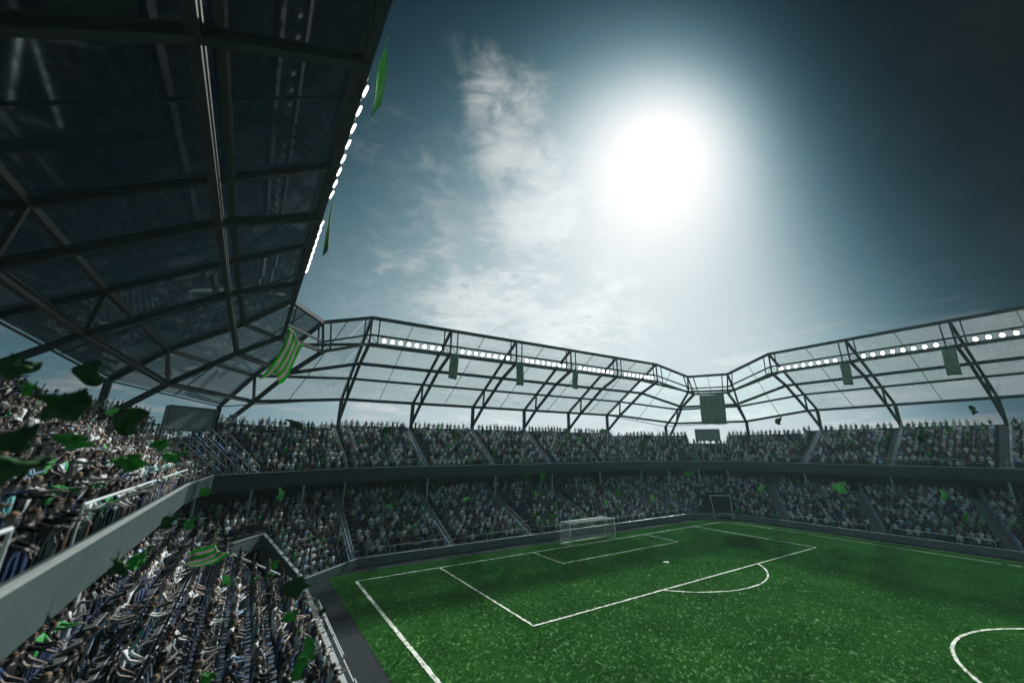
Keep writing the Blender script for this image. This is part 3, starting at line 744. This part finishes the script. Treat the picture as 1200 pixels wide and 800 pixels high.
def hang(p, w, h, rz, label, seed, m=M['banner']):
    me = cloth(w, h, 6, 8, 0.06, seed=seed, df=.12); me.materials.append(m)
    o = bpy.data.objects.new('hanging_banner', me); COL.objects.link(o); o.location = p; o.rotation_euler = (0, 0, rz)
    tag(o, label, 'banner')
hang((-15.9, 9.7, 23.7), 1.3, 3.4, 0, 'narrow green banner hanging below the roof between the first and second lamp rows', 1)
hang((-5.0, 9.7, 23.7), 1.3, 3.4, 0, 'narrow green banner hanging below the second and third lamp rows', 2)
hang((6.0, 9.7, 23.7), 1.2, 3.0, 0, 'narrow faded banner hanging near the middle of the goal end roof', 3)
p_ = fr[('cR', 1)]['L2'].lerp(fr[('cR', 2)]['L2'], 0.5)+Vector((0, 0, -.2))
hang(p_, 4.4, 5.6, R(-56), 'large grey green banner hanging in the far roof corner above the scoreboard', 4)
hang((36.3, -18.2, 23.6), 1.3, 3.2, R(90), 'narrow pale banner hanging from the right roof nearer the far corner', 5)
hang((36.3, -29.8, 23.6), 1.4, 3.4, R(90), 'green banner hanging from the right roof nearer the picture edge', 6)
hang((-36.0, -30.2, 25.4), 1.3, 3.0, R(90), 'light green banner at the top of the left roof edge lamps', 7, M['flaglight'])
hang((-36.0, -18.6, 25.4), 1.3, 3.6, R(90), 'green banner behind the lower lamps of the left roof edge', 8, M['flaggreen'])

# ---------------------------------------------------------------- scoreboards
def scoreboard(s, label):
    rz = R(-45)*(1 if s > 0 else -1)
    t = thing('scoreboard', (43.2*s, 11.2, 12.85), label, 'scoreboard', rz=rz)
    W_, H_ = 4.8, 2.3
    def part(nm, bb, m):
        o = bb.obj(nm, m, t, world=False); return o
    b = MB(); b.box(-W_/2, -.25, 0, W_/2, .25, H_); part('cabinet', b, M['boardframe'])
    b = MB()
    for x in (-1, 1): b.box(x*W_/2-.09, -.36, -.05, x*W_/2+.09, -.252, H_+.05)
    b.box(-W_/2+.09, -.36, H_-.1, W_/2-.09, -.252, H_+.05); b.box(-W_/2+.09, -.36, -.05, W_/2-.09, -.252, .1); part('frame', b, M['boardframe'])
    b = MB(); nx, nz = 6, 3
    for i in range(nx):
        for j in range(nz):
            x0 = -W_/2+.11+i*(W_-.22)/nx; z0 = .12+j*(H_-.24)/nz
            b.box(x0+.006, -.275, z0+.006, x0+(W_-.22)/nx-.006, -.253, z0+(H_-.24)/nz-.006)
    part('screen', b, M['board'])
    for x in (-1.5, 1.5):
        b = MB(); b.box(x-.14, -.1, -1.6, x+.14, .2, -.002); part('leg', b, M['steel'])
scoreboard(-1, 'grey blank scoreboard above the stand corner beside the left crowd')
scoreboard(1, 'small dark green scoreboard above the stairs in the far corner')

# ---------------------------------------------------------------- goal
gl = thing('goal', (0, 0, 0), 'white football goal with box net on the far goal line', 'goal')
for x in (-3.72, 3.72):
    b = MB(); b.tube([(x, 0, 0), (x, 0, 2.44)], 0.06, 12); b.obj('goalpost', M['white'], gl, True)
b = MB(); b.tube([(-3.78, 0, 2.49), (3.78, 0, 2.49)], 0.06, 12); b.obj('crossbar', M['white'], gl, True)
b = MB()
for x in (-3.72, 3.72): b.tube([(x, 0, 2.49), (x, 1.9, 2.45)], .035, 8); b.tube([(x, 1.9, 2.45), (x, 2.0, 0.0)], .02, 6); b.tube([(x, 0, .05), (x, 2.0, .05)], .025, 6)
b.tube([(-3.72, 1.9, 2.45), (3.72, 1.9, 2.45)], .03, 8); b.tube([(-3.72, 2.0, .05), (3.72, 2.0, .05)], .03, 8); b.obj('net_frame', M['white'], gl)
b = MB(); st_ = 0.24
xs = np.arange(-3.72, 3.73, st_)
for x in xs: b.beam((x, 1.9, 2.44), (x, 2.0, .06), .012, .012); b.beam((x, 0, 2.47), (x, 1.9, 2.44), .022, .022)
for z in np.arange(.3, 2.4, st_): 
    y = 2.0-.1*z/2.45; b.beam((-3.72, y, z), (3.72, y, z), .012, .012)
    for x in (-3.72, 3.72): b.beam((x, 0, z), (x, y, z), .012, .012)
for y in np.arange(.2, 1.9, .2): 
    b.beam((-3.72, y, 2.46), (3.72, y, 2.46), .022, .022)
    for x in (-3.72, 3.72): b.beam((x, y, 0.05), (x, y, 2.46), .012, .012)
o = b.obj('net', M['netting'], gl); 

# ---------------------------------------------------------------- people: near figures
POSES = {
 'arms stretched forward': [((.20, .02, 1.43), (.24, .30, 1.36), (.20, .58, 1.40)), ((-.20, .02, 1.43), (-.25, .29, 1.33), (-.19, .56, 1.34))],
 'both arms raised': [((.20, 0, 1.44), (.36, .06, 1.66), (.32, .12, 1.95)), ((-.20, 0, 1.44), (-.37, .06, 1.65), (-.34, .14, 1.93))],
 'hands clapping': [((.20, .02, 1.43), (.31, .18, 1.20), (.07, .42, 1.34)), ((-.20, .02, 1.43), (-.31, .18, 1.20), (-.06, .42, 1.34))],
 'one arm raised': [((.20, 0, 1.44), (.32, .10, 1.68), (.26, .22, 1.96)), ((-.20, 0, 1.43), (-.27, .02, 1.15), (-.24, .22, .98))],
 'arms hanging': [((.20, 0, 1.43), (.26, -.02, 1.14), (.25, .12, .88)), ((-.20, 0, 1.43), (-.26, -.02, 1.14), (-.25, .12, .88))],
 'arms lowered forward': [((.20, .02, 1.43), (.25, .22, 1.20), (.18, .46, 1.10)), ((-.20, .02, 1.43), (-.25, .22, 1.20), (-.18, .46, 1.10))],
 'one arm pointing': [((.20, .02, 1.43), (.22, .31, 1.42), (.18, .60, 1.50)), ((-.20, 0, 1.43), (-.30, .05, 1.16), (-.10, .20, 1.02))],
}
def person_mesh(pname, arms, lean):
    V = []; E = []; RD = []; seg = []
    def add(p, r, par=None, tg=None):
        p = Vector(p); 
        if p.z > 0.95: p.y += lean*(p.z-.95)
        V.append(p); RD.append(r); 
        if par is not None: E.append((par, len(V)-1)); seg.append((V[par], p, tg))
        return len(V)-1
    pel = add((0, 0, .95), (.175, .13)); wa = add((0, .0, 1.12), (.165, .125), pel, 's'); ch = add((0, .01, 1.34), (.195, .14), wa, 's')
    nb = add((0, 0, 1.47), (.09, .08), ch, 's'); nk = add((0, .01, 1.53), (.058, .058), nb, 'k'); hd = add((0, .025, 1.62), (.085, .098), nk, 'k'); tp = add((0, .015, 1.71), (.07, .082), hd, 'k')
    hands = []
    for sh, el, wr in arms:
        a = add(sh, (.078, .078), ch, 's'); m_ = add(tuple((Vector(sh)*.45+Vector(el)*.55)), (.060, .060), a, 's')
        e = add(el, (.050, .050), m_, 'f'); w = add(wr, (.034, .034), e, 'f')
        d = (Vector(wr)-Vector(el)).normalized(); h = add(tuple(Vector(wr)+d*.075), (.036, .022), w, 'k'); hands.append((V[h].copy(), (V[h]-V[w]).normalized()))
    for s in (-1, 1):
        hp = add((s*.09, 0, .88), (.095, .095), pel, 'l'); kn = add((s*.11, .03, .50), (.062, .062), hp, 'l'); an = add((s*.11, -.01, .10), (.043, .043), kn, 'l')
        add((s*.12, .14, .04), (.042, .035), an, 'b')
    me = bpy.data.meshes.new('p'); me.from_pydata([tuple(v) for v in V], E, []); o = bpy.data.objects.new('p', me); COL.objects.link(o)
    sk = o.modifiers.new('s', 'SKIN'); sk.use_smooth_shade = True
    for i, r in enumerate(RD): me.skin_vertices[0].data[i].radius = r
    me.skin_vertices[0].data[0].use_root = True
    o.modifiers.new('u', 'SUBSURF').levels = 1
    dg = bpy.context.evaluated_depsgraph_get(); ev = o.evaluated_get(dg); nm = bpy.data.meshes.new_from_object(ev)
    bpy.data.objects.remove(o)
    vs = [v.co.copy() for v in nm.vertices]; fs = [tuple(p.vertices) for p in nm.polygons]; mi = []
    for f in fs:
        c = sum((vs[i] for i in f), Vector())/len(f); best = None
        for a, b_, tg in seg:
            ab = b_-a; t = max(0, min(1, (c-a).dot(ab)/ab.length_squared)); d = (c-(a+ab*t)).length
            if tg in ('k',) and c.z > 1.5 and abs(c.x) < .14: d -= .02
            if best is None or d < best[0]: best = (d, tg)
        mi.append({'s': 0, 'k': 1, 'l': 2, 'b': 3, 'f': 5}[best[1]])
    bpy.data.meshes.remove(nm)
    mb = MB(); mb.v = [tuple(v) for v in vs]; mb.f = fs; mb.m = mi
    mb.cur = 1      # fingers, nose, ears
    for hp, d in hands:
        side = d.cross(Vector((0, 0, 1))); 
        if side.length < .3: side = d.cross(Vector((0, 1, 0)))
        side.normalize(); nrm = side.cross(d)
        for k, (o_, L_) in enumerate(((-.030, .066), (-.011, .078), (.010, .074), (.029, .058))):
            p = hp+side*o_+d*.015; q = p+d*L_*.55+nrm*.006; r_ = q+(d*.75-nrm*.55).normalized()*L_*.5
            mb.tube([p, q, r_], [.0095, .0085, .006], 5)
        p = hp-side*.036-d*.03; q = p-side*.03+d*.03; mb.tube([p, q, q+(d-side*.3).normalized()*.03], [.011, .010, .007], 5)
    hy = lean*.67
    def headp(x, y, z): return Vector((x, y+hy+.02, z))
    mb.tube([headp(0, .085, 1.665), headp(0, .112, 1.63), headp(0, .09, 1.622)], [.008, .016, .01], 6)
    for s in (-1, 1): mb.tube([headp(s*.082, 0, 1.66), headp(s*.098, -.012, 1.65), headp(s*.084, -.005, 1.61)], [.014, .018, .01], 6)
    mb.tube([headp(-.028, .092, 1.585), headp(.028, .092, 1.585)], .007, 5)
    mb.cur = 4
    for s in (-1, 1): mb.tube([headp(s*.033, .080, 1.655), headp(s*.033, .097, 1.655)], [.014, .006], 6)
    body = mb.mesh('person_body', [M['shirt_white'], M['skin'], M['legs_denim'], M['legs_black'], M['eye'], M['skin']], True)
    # hair cap
    hb = MB(); n = 12; rings = []
    for j in range(7):
        th = j/6*R(105)
        for i in range(n):
            a = 2*math.pi*i/n; back = .5-.5*math.sin(a)
            zz = math.cos(th*(0.62+.38*back)); rr = math.sin(th*(0.62+.38*back))
            k = 1+.05*random.random(); hb.v.append(tuple(headp(.098*rr*math.cos(a)*k, -.005+.112*rr*math.sin(a)*k, 1.655+.118*zz*k)))
    for j in range(6):
        for i in range(n): hb.f.append((j*n+i, j*n+(i+1) % n, (j+1)*n+(i+1) % n, (j+1)*n+i)); hb.m.append(0)
    hair = hb.mesh('hair', [M['hair_black']], True)
    for me_ in (body, hair):
        for q in range(len(me_.materials)): pass
    return body, hair
PM = {}
for pn, arms in POSES.items():
    for ln in (0.02, 0.22): PM[(pn, ln)] = person_mesh(pn, arms, ln)

# ---------------------------------------------------------------- people: seats positions
def gate_clear(q):
    a = Vector((30.1, 1.4)); d = Vector((0.66, 0.75)); r = Vector((0.75, -0.66)); v = Vector(q)-a
    return -.5 < v.dot(d) < 5.6 and abs(v.dot(r)) < 2.2
def seat_positions():
    out = []
    for up, dct in ((False, LB), (True, UB)):
        for nm, B in dct.items():
            N = rows_per(nm, up)
            for ri, (t0, t1, z) in enumerate(ROWS[(nm, up)]):
                tm = t0+(t1-t0)*.45; p0, p1 = rowpts(B, tm); L = (Vector(p1)-Vector(p0)).length
                near = nm == 'left'
                sp = 0.56 if near else (0.76 if nm not in ('stairL', 'stairR') else .62)
                n = int(L/sp)
                d = (Vector(p1)-Vector(p0)).normalized(); face = math.atan2(-d.x if True else 0, d.y)
                # face towards the pitch: from back line to front line
                m0 = Vector(lerp(B[0], B[1], .5)); m1 = Vector(lerp(B[2], B[3], .5)); fd = (m0-m1).normalized()
                perp = Vector((-d.y, d.x)); 
                if perp.dot(fd) < 0: perp = -perp
                for k in range(n):
                    u = (k+.5+random.uniform(-.12, .12))/n; q = lerp(p0, p1, u)
                    if q[1] < -47: continue
                    if not up and 28.5 < q[0] < 36.5 and gate_clear(q): continue
                    w = (0.85 if nm not in ('stairL', 'stairR') else .33)
                    if any(abs(u-a)*L < w for a in AIS[(nm, up)]): continue
                    if random.random() < ((.26 if not up else .03) if near else .07): continue
                    if near and not up and u*L > L-1.9 and t0 < .75: continue
                    out.append((q[0]+random.uniform(-.06, .06), q[1]+random.uniform(-.06, .06), z, math.atan2(-perp.x, perp.y), nm, up, ri))
    return out
SEATS = seat_positions()
def pix(p):
    d = Vector(p)-CAM; zz = d.dot(FWD)
    if zz < .3: return None
    return 621.76+473.944*d.dot(RGT)/zz, 374.88-473.944*d.dot(UPV)/zz, zz
near, rest = [], []
for s in SEATS:
    q = pix((s[0], s[1], s[2]+1.3))
    vis = q is not None and -60 < q[0] < 1260 and -60 < q[1] < 860
    if vis and s[4] == 'left' and not s[5] and s[2] > 2.3 and q[1] < 0: vis = False
    # below the balcony slab, hidden from the camera
    if vis and s[4] == 'left' and not s[5]:
        tt = (CAM.z-8.9)/(CAM.z-(s[2]+1.2)); x = CAM.x+(s[0]-CAM.x)*tt
        if x < -40.8: vis = False
    (near if vis else rest).append((q[2] if q else 999, s))
near.sort(key=lambda a: a[0]); rest = [s for _, s in rest]+[s for _, s in near[296:]]; near = [s for _, s in near[:296]]
SH = ['white']*4+['grey']*3+['black']*9+['green']+['navy']*2+['pale blue']*1+['teal']  # weighted to black, clothing colour stands in for shade on the nearest crowd
PK = ['arms stretched forward']*3+['both arms raised']*1+['hands clapping']*4+['one arm raised']+['arms hanging']*6+['one arm pointing']*1+['arms lowered forward']*4
ROWN = ['front', 'second', 'third', 'fourth', 'fifth', 'sixth', 'seventh', 'eighth', 'ninth', 'tenth', 'eleventh', 'twelfth', 'thirteenth', 'fourteenth', 'fifteenth', 'sixteenth', 'seventeenth']
rp = random.Random(11)
used_lab = {}
for x, y, z, rz, nm, up, ri in near:
    pn = rp.choice(PK); ln = rp.choice((0.02, 0.22)); sh = rp.choice(SH); lg = rp.choice(['denim', 'denim', 'black', 'black', 'black', 'khaki']); hr = rp.choice(['black', 'black', 'black', 'brown', 'brown', 'fair'])
    sk = rp.choice(['skin', 'skin', 'skin', 'skin_dark']); body, hair = PM[(pn, ln)]
    o = bpy.data.objects.new('person', body); COL.objects.link(o); o.location = (x, y, z); o.rotation_euler = (0, 0, rz+rp.uniform(-.25, .25)); s_ = rp.uniform(.93, 1.05); o.scale = (s_, s_, s_)
    for i, mm in ((0, M['shirt_'+sh]), (1, M[sk]), (2, M['legs_'+lg]), (5, M['shirt_'+sh] if rp.random() < .55 else M[sk])):
        o.material_slots[i].link = 'OBJECT'; o.material_slots[i].material = mm
    h = bpy.data.objects.new('hair', hair); COL.objects.link(h); h.parent = o; h.material_slots[0].link = 'OBJECT'; h.material_slots[0].material = M['hair_'+hr]
    if up and nm == 'left': where = '%s upper row' % ROWN[ri]
    elif nm == 'left': where = '%s row under balcony' % ROWN[ri]
    else: where = '%s row of the corner' % ROWN[ri]
    base = '%s hair, %s shirt, %s trousers, %s, %s' % (hr, sh, lg, pn, where)
    used_lab.setdefault(base, []).append((o, y))
    lab = base
    tag(o, lab, 'person', 'spectators nearest the camera in the left stand')

for base, L in used_lab.items():
    if len(L) > 1:
        L.sort(key=lambda a: a[1]); L2 = len(L)
        for j, (o, y) in enumerate(L): o['label'] = base+(', nearer' if j == 0 else ', farthest' if j == L2-1 and L2 > 2 else ', farther' if L2 == 2 else ', %s nearest' % ROWN[j])
# ---------------------------------------------------------------- people: the crowd
def low_person(arms, sit=0.0):
    mb = MB()
    def T(pts, rad, n, cur, fl=1.0):
        mb.cur = cur; mb.tube(pts, rad, n, True)
    for s in (-1, 1): T([(s*.09, 0, .92), (s*.10, .02, .48), (s*.1, 0, .02)], [.10, .07, .05], 4, 2)
    i0 = len(mb.v); T([(0, 0, .88), (0, 0, 1.15), (0, .01, 1.38), (0, 0, 1.49)], [.15, .145, .18, .07], 6, 0)
    for i in range(i0, len(mb.v)): v = mb.v[i]; mb.v[i] = (v[0]*1.15, v[1]*.72, v[2])
    T([(0, .01, 1.47), (0, .01, 1.54), (0, .02, 1.62), (0, .015, 1.70), (0, .01, 1.75)], [.05, .075, .098, .088, .035], 6, 1)
    for sh, el, wr in arms:
        T([sh, tuple(Vector(sh).lerp(Vector(el), .6))], [.065, .05], 4, 0)
        T([tuple(Vector(sh).lerp(Vector(el), .55)), el, wr], [.048, .042, .034], 4, 4)
        T([wr, tuple(Vector(wr)+(Vector(wr)-Vector(el)).normalized()*.15)], [.036, .022], 4, 1)
    V = np.array(mb.v); F = mb.f; Mi = []
    for f, m_ in zip(F, mb.m):
        c = V[list(f)].mean(0)
        if m_ == 1 and abs(c[0]) < .12 and c[2] > 1.52 and (c[2] > 1.67 or c[1] < .01) and abs(c[1]) < .14: m_ = 3
        Mi.append(m_)
    return V, F, Mi
LOWP = [low_person(a) for a in POSES.values()]
KEYS = list(POSES)
def crowd():
    pal = {'white': (.60, .65, .66), 'white2': (.48, .54, .55), 'grey': (.30, .33, .34), 'black': (.025, .027, .03), 'dk': (.05, .06, .07), 'green': (.06, .30, .09), 'navy': (.03, .06, .14), 'blue': (.33, .47, .60), 'teal': (.12, .28, .27), 'brown': (.12, .10, .08)}
    keys = ['white']*4+['white2']*3+['grey']*3+['black']*3+['dk']*4+['green']*1+['navy']*2+['blue']*1+['teal']*2+['brown']*1
    legs = [(.05, .08, .16), (.02, .02, .025), (.03, .035, .05), (.15, .13, .10)]; hairs = [(.012, .01, .009), (.012, .01, .009), (.05, .03, .018), (.20, .14, .08)]
    skins = [(.32, .27, .24), (.36, .30, .27), (.25, .21, .18), (.12, .095, .08)]
    VV = []; loops = []; starts = []; cols = []; off = 0; lt = 0; totals = []
    pre = []
    for V, F, Mi in LOWP:
        li = np.concatenate([np.array(f) for f in F]); tot = np.array([len(f) for f in F]); pre.append((V, li, tot, np.array(Mi)))
    wts = [0]*2+[1]*1+[2]*6+[3]*1+[4]*8+[5]*1+[5]*1+[6]*1
    for s in rest:
        x, y, z, rz, nm, up, ri = s
        if y < -44: continue
        V, li, tot, Mi = pre[random.choice(wts)]
        a = rz+random.uniform(-.3, .3); c_, s_ = math.cos(a), math.sin(a); sc_ = random.uniform(.93, 1.06)
        X = V*sc_; P = np.stack([x+X[:, 0]*c_-X[:, 1]*s_, y+X[:, 0]*s_+X[:, 1]*c_, z+X[:, 2]], 1)
        VV.append(P); loops.append(li+off); totals.append(tot); off += len(V)
        sh_ = pal[random.choice(keys)]; sk_ = random.choice(skins); pc = np.array([sh_, sk_, random.choice(legs), random.choice(hairs), sh_ if random.random() < .5 else sk_]); cols.append(pc[Mi])
    VV = np.concatenate(VV); loops = np.concatenate(loops); totals = np.concatenate(totals); cols = np.concatenate(cols)
    me = bpy.data.meshes.new('crowd'); me.vertices.add(len(VV)); me.vertices.foreach_set('co', VV.astype(np.float32).ravel())
    me.loops.add(len(loops)); me.loops.foreach_set('vertex_index', loops.astype(np.int32))
    me.polygons.add(len(totals)); st = np.concatenate([[0], np.cumsum(totals)[:-1]]); me.polygons.foreach_set('loop_start', st.astype(np.int32)); me.polygons.foreach_set('loop_total', totals.astype(np.int32))
    me.update(calc_edges=True)
    at = me.attributes.new('cloth_colour', 'FLOAT_COLOR', 'FACE'); at.data.foreach_set('color', np.concatenate([cols, np.ones((len(cols), 1))], 1).astype(np.float32).ravel())
    m = bpy.data.materials.new('crowd_clothing'); m.use_nodes = True; N = NT(m.node_tree); a = N.n('ShaderNodeAttribute'); a.attribute_name = 'cloth_colour'
    b = m.node_tree.nodes['Principled BSDF']; N.l(a.outputs['Color'], b.inputs['Base Color']); b.inputs['Roughness'].default_value = .8; b.inputs['Specular IOR Level'].default_value = .2
    me.materials.append(m); o = bpy.data.objects.new('crowd', me); COL.objects.link(o); tag(o, kind='stuff')
    print('crowd people', len(rest), 'faces', len(totals))
crowd()

# ---------------------------------------------------------------- flags in the air
def at(px, py, dist):
    v = FWD + RGT*((px-621.7648)/473.944) - UPV*((py-374.8771)/473.944); return CAM+v*dist   # dist = depth along the view axis
FL = [ # px, py, depth, width px, height px, material, tilt, label
 (350, 427, 20, 30, 62, 'flagstripe', 25, 'large green and pink striped flag curling below the roof corner'),
 (253, 657, 17, 30, 30, 'flagstripe', 50, 'striped green flag over the left lower crowd near the corner parapet'),
 (332, 580, 38, 10, 18, 'flaglight', 15, 'pale green pennant in the upper rows of the corner crowd'),
 (267, 681, 17, 12, 14, 'flaglight', 10, 'small pale green flag just below the striped flag'),
 (346, 691, 16, 30, 26, 'flagdark', -30, 'dark green flag hanging across the corner wall end'),
 (341, 724, 15, 18, 14, 'flaggreen', 0, 'mid green flag over the lower left rows by the front wall'),
 (370, 762, 13, 20, 24, 'flaggreen', 35, 'upper of two green flags beside the front rail'),
 (357, 785, 12, 18, 24, 'flaggreen', 20, 'lower of two green flags beside the front rail'),
 (380, 717, 18, 8, 14, 'flagdark', 20, 'small dark green flag at the front wall coping'),
 (323, 662, 24, 12, 11, 'flaggreen', 0, 'green flag in the dark tunnel mouth of the corner'),
 (250, 797, 9, 22, 18, 'flaggreen', 30, 'green flag at the very bottom edge of the picture'),
 (66, 480, 7, 62, 50, 'flagdark', -15, 'biggest dark green flag above the left upper crowd'),
 (30, 432, 8, 40, 34, 'flagdark', 20, 'dark green flag under the roof at the far left'),
 (40, 459, 8.5, 16, 13, 'flaggreen', 25, 'bright green small flag between two big dark flags'),
 (106, 440, 10, 30, 26, 'flagdark', -20, 'dark flag hanging before the left roof beam'),
 (160, 498, 13, 34, 30, 'flagdark', 10, 'dark round flag left of the square scoreboard'),
 (132, 484, 12, 12, 9, 'flaglight', 0, 'pale green scrap flag beside the left crowd top'),
 (92, 518, 9, 36, 20, 'flaggreen', 0, 'green flag over the left crowd below the biggest dark flag'),
 (155, 542, 11, 34, 20, 'flaggreen', -15, 'green flag above the balcony rail of the left crowd'),
 (20, 552, 6, 60, 40, 'flagdark', 10, 'dark flag at the left edge above the first rail'),
 (20, 520, 6.5, 44, 26, 'flagdark', -20, 'dark flag at the left edge in the middle rows'),
 (208, 536, 16, 26, 15, 'flaggreen', 10, 'green flag on the left crowd below the scoreboard'),
 (190, 522, 14, 20, 14, 'flaggreen', -20, 'smaller green flag left of the scoreboard base'),
 (238, 577, 24, 16, 12, 'flaggreen', 0, 'green flag below the bend of the left balcony'),
 (203, 612, 15, 18, 16, 'flagdark', 10, 'dark green flag just under the left balcony'),
 (163, 657, 11, 26, 20, 'flaggreen', -20, 'green flag below the left balcony over the middle rows'),
 (145, 665, 10, 24, 20, 'flagdark', 20, 'dark green flag touching the left balcony shade'),
 (224, 614, 18, 14, 14, 'flaggreen', -10, 'green flag in the shaded rows beyond the striped flag'),
 (453, 582, 46, 14, 12, 'flagdark', 0, 'dark flag high in the goal end lower tier, leftmost bay'),
 (455, 593, 45, 10, 5, 'flaglight', 0, 'pale green flag under the dark flag in the leftmost bay'),
 (480, 610, 44, 9, 11, 'flagdark', 20, 'small brown dark flag in the leftmost lower bay'),
 (547, 585, 48, 8, 6, 'flaglight', 10, 'light green flag in the second lower bay'),
 (628, 579, 50, 8, 6, 'flaglight', 0, 'light green flag left of the goal in the lower tier'),
 (638, 560, 50, 8, 10, 'flaggreen', 25, 'green flag just under the balcony left of centre'),
 (617, 557, 50, 14, 12, 'flagdark', 5, 'dark flag under the balcony left of centre'),
 (636, 611, 49, 8, 7, 'flaggreen', 5, 'green flag low in the bay left of the goal'),
 (711, 589, 55, 5, 8, 'flaglight', 10, 'small light flag directly above the goal'),
 (723, 579, 55, 10, 9, 'flaggreen', -20, 'green flag above and right of the goal'),
 (765, 584, 58, 5, 9, 'flaglight', 0, 'thin light flag between goal and gate'),
 (807, 556, 62, 12, 8, 'flaggreen', 10, 'green flag under the far corner balcony'),
 (893, 572, 60, 9, 6, 'flaglight', 0, 'light green flag in the right stand nearest the gate'),
 (984, 572, 52, 17, 12, 'flaglight', -10, 'pale green flag in the upper rows of the right lower tier'),
 (1106, 580, 48, 8, 14, 'flaglight', 15, 'leaf shaped light flag in the last full right bay'),
 (1132, 607, 46, 7, 12, 'flaggreen', 0, 'green flag low in the last full right bay'),
 (603, 533, 58, 9, 8, 'flagdark', 20, 'dark flag low in the goal end upper tier'),
 (680, 515, 62, 7, 7, 'flaglight', 0, 'yellow green flag in the upper tier above the goal'),
 (707, 505, 64, 8, 7, 'flaggreen', 20, 'green flag at the rear of the upper tier above the goal'),
 (1110, 505, 58, 10, 6, 'flaggreen', 0, 'faint green flag in the right upper tier'),
 (1082, 517, 56, 10, 8, 'flagdark', 30, 'dark flag in the right upper tier'),
 (1140, 481, 54, 7, 12, 'flagdark', 5, 'dark green flag above the right crowd against the sky'),
 (345, 497, 52, 20, 14, 'flagdark', 0, 'dark green flag in the upper corner crowd near the rear'),
 (912, 494, 66, 8, 8, 'flagdark', 0, 'small dark flag above the right crowd beside the far corner'),
 (453, 505, 60, 12, 10, 'flagdark', 0, 'hazy dark flag in the upper tier leftmost bay'),
]
for k, (px, py, dd, w, h, mk, tl, lab) in enumerate(FL):
    sc_ = dd/473.944; W_, H_ = w*sc_*.75, h*sc_*.8
    me = cloth(W_, H_, 18, 18, 0.17*W_, th=0.012, seed=k+20, curl=0.55*W_ if mk == 'flagstripe' else .3*W_); me.materials.append(M[mk])
    o = bpy.data.objects.new('flag', me); COL.objects.link(o)
    p = at(px, py-h/2, dd); o.location = p
    d = (CAM-p); rz = math.atan2(d.y, d.x)+math.pi/2
    o.rotation_euler = (0, R(tl), rz+R(15*math.sin(k*2.1)))
    tag(o, lab, 'flag', 'flags waved over the crowd')

# ---------------------------------------------------------------- air
hzb = MB(); hzb.box(-120, -110, -1.2, 120, 110, 34)
mh = bpy.data.materials.new('haze_air'); mh.use_nodes = True; t = mh.node_tree; t.nodes.clear()
pv = t.nodes.new('ShaderNodeVolumePrincipled'); pv.inputs['Color'].default_value = (0.55, 0.88, 0.92, 1); pv.inputs['Density'].default_value = 0.0003; pv.inputs['Anisotropy'].default_value = 0.35
mo = t.nodes.new('ShaderNodeOutputMaterial'); t.links.new(pv.outputs[0], mo.inputs['Volume'])
ho = hzb.obj('haze', mh); tag(ho, kind='stuff')
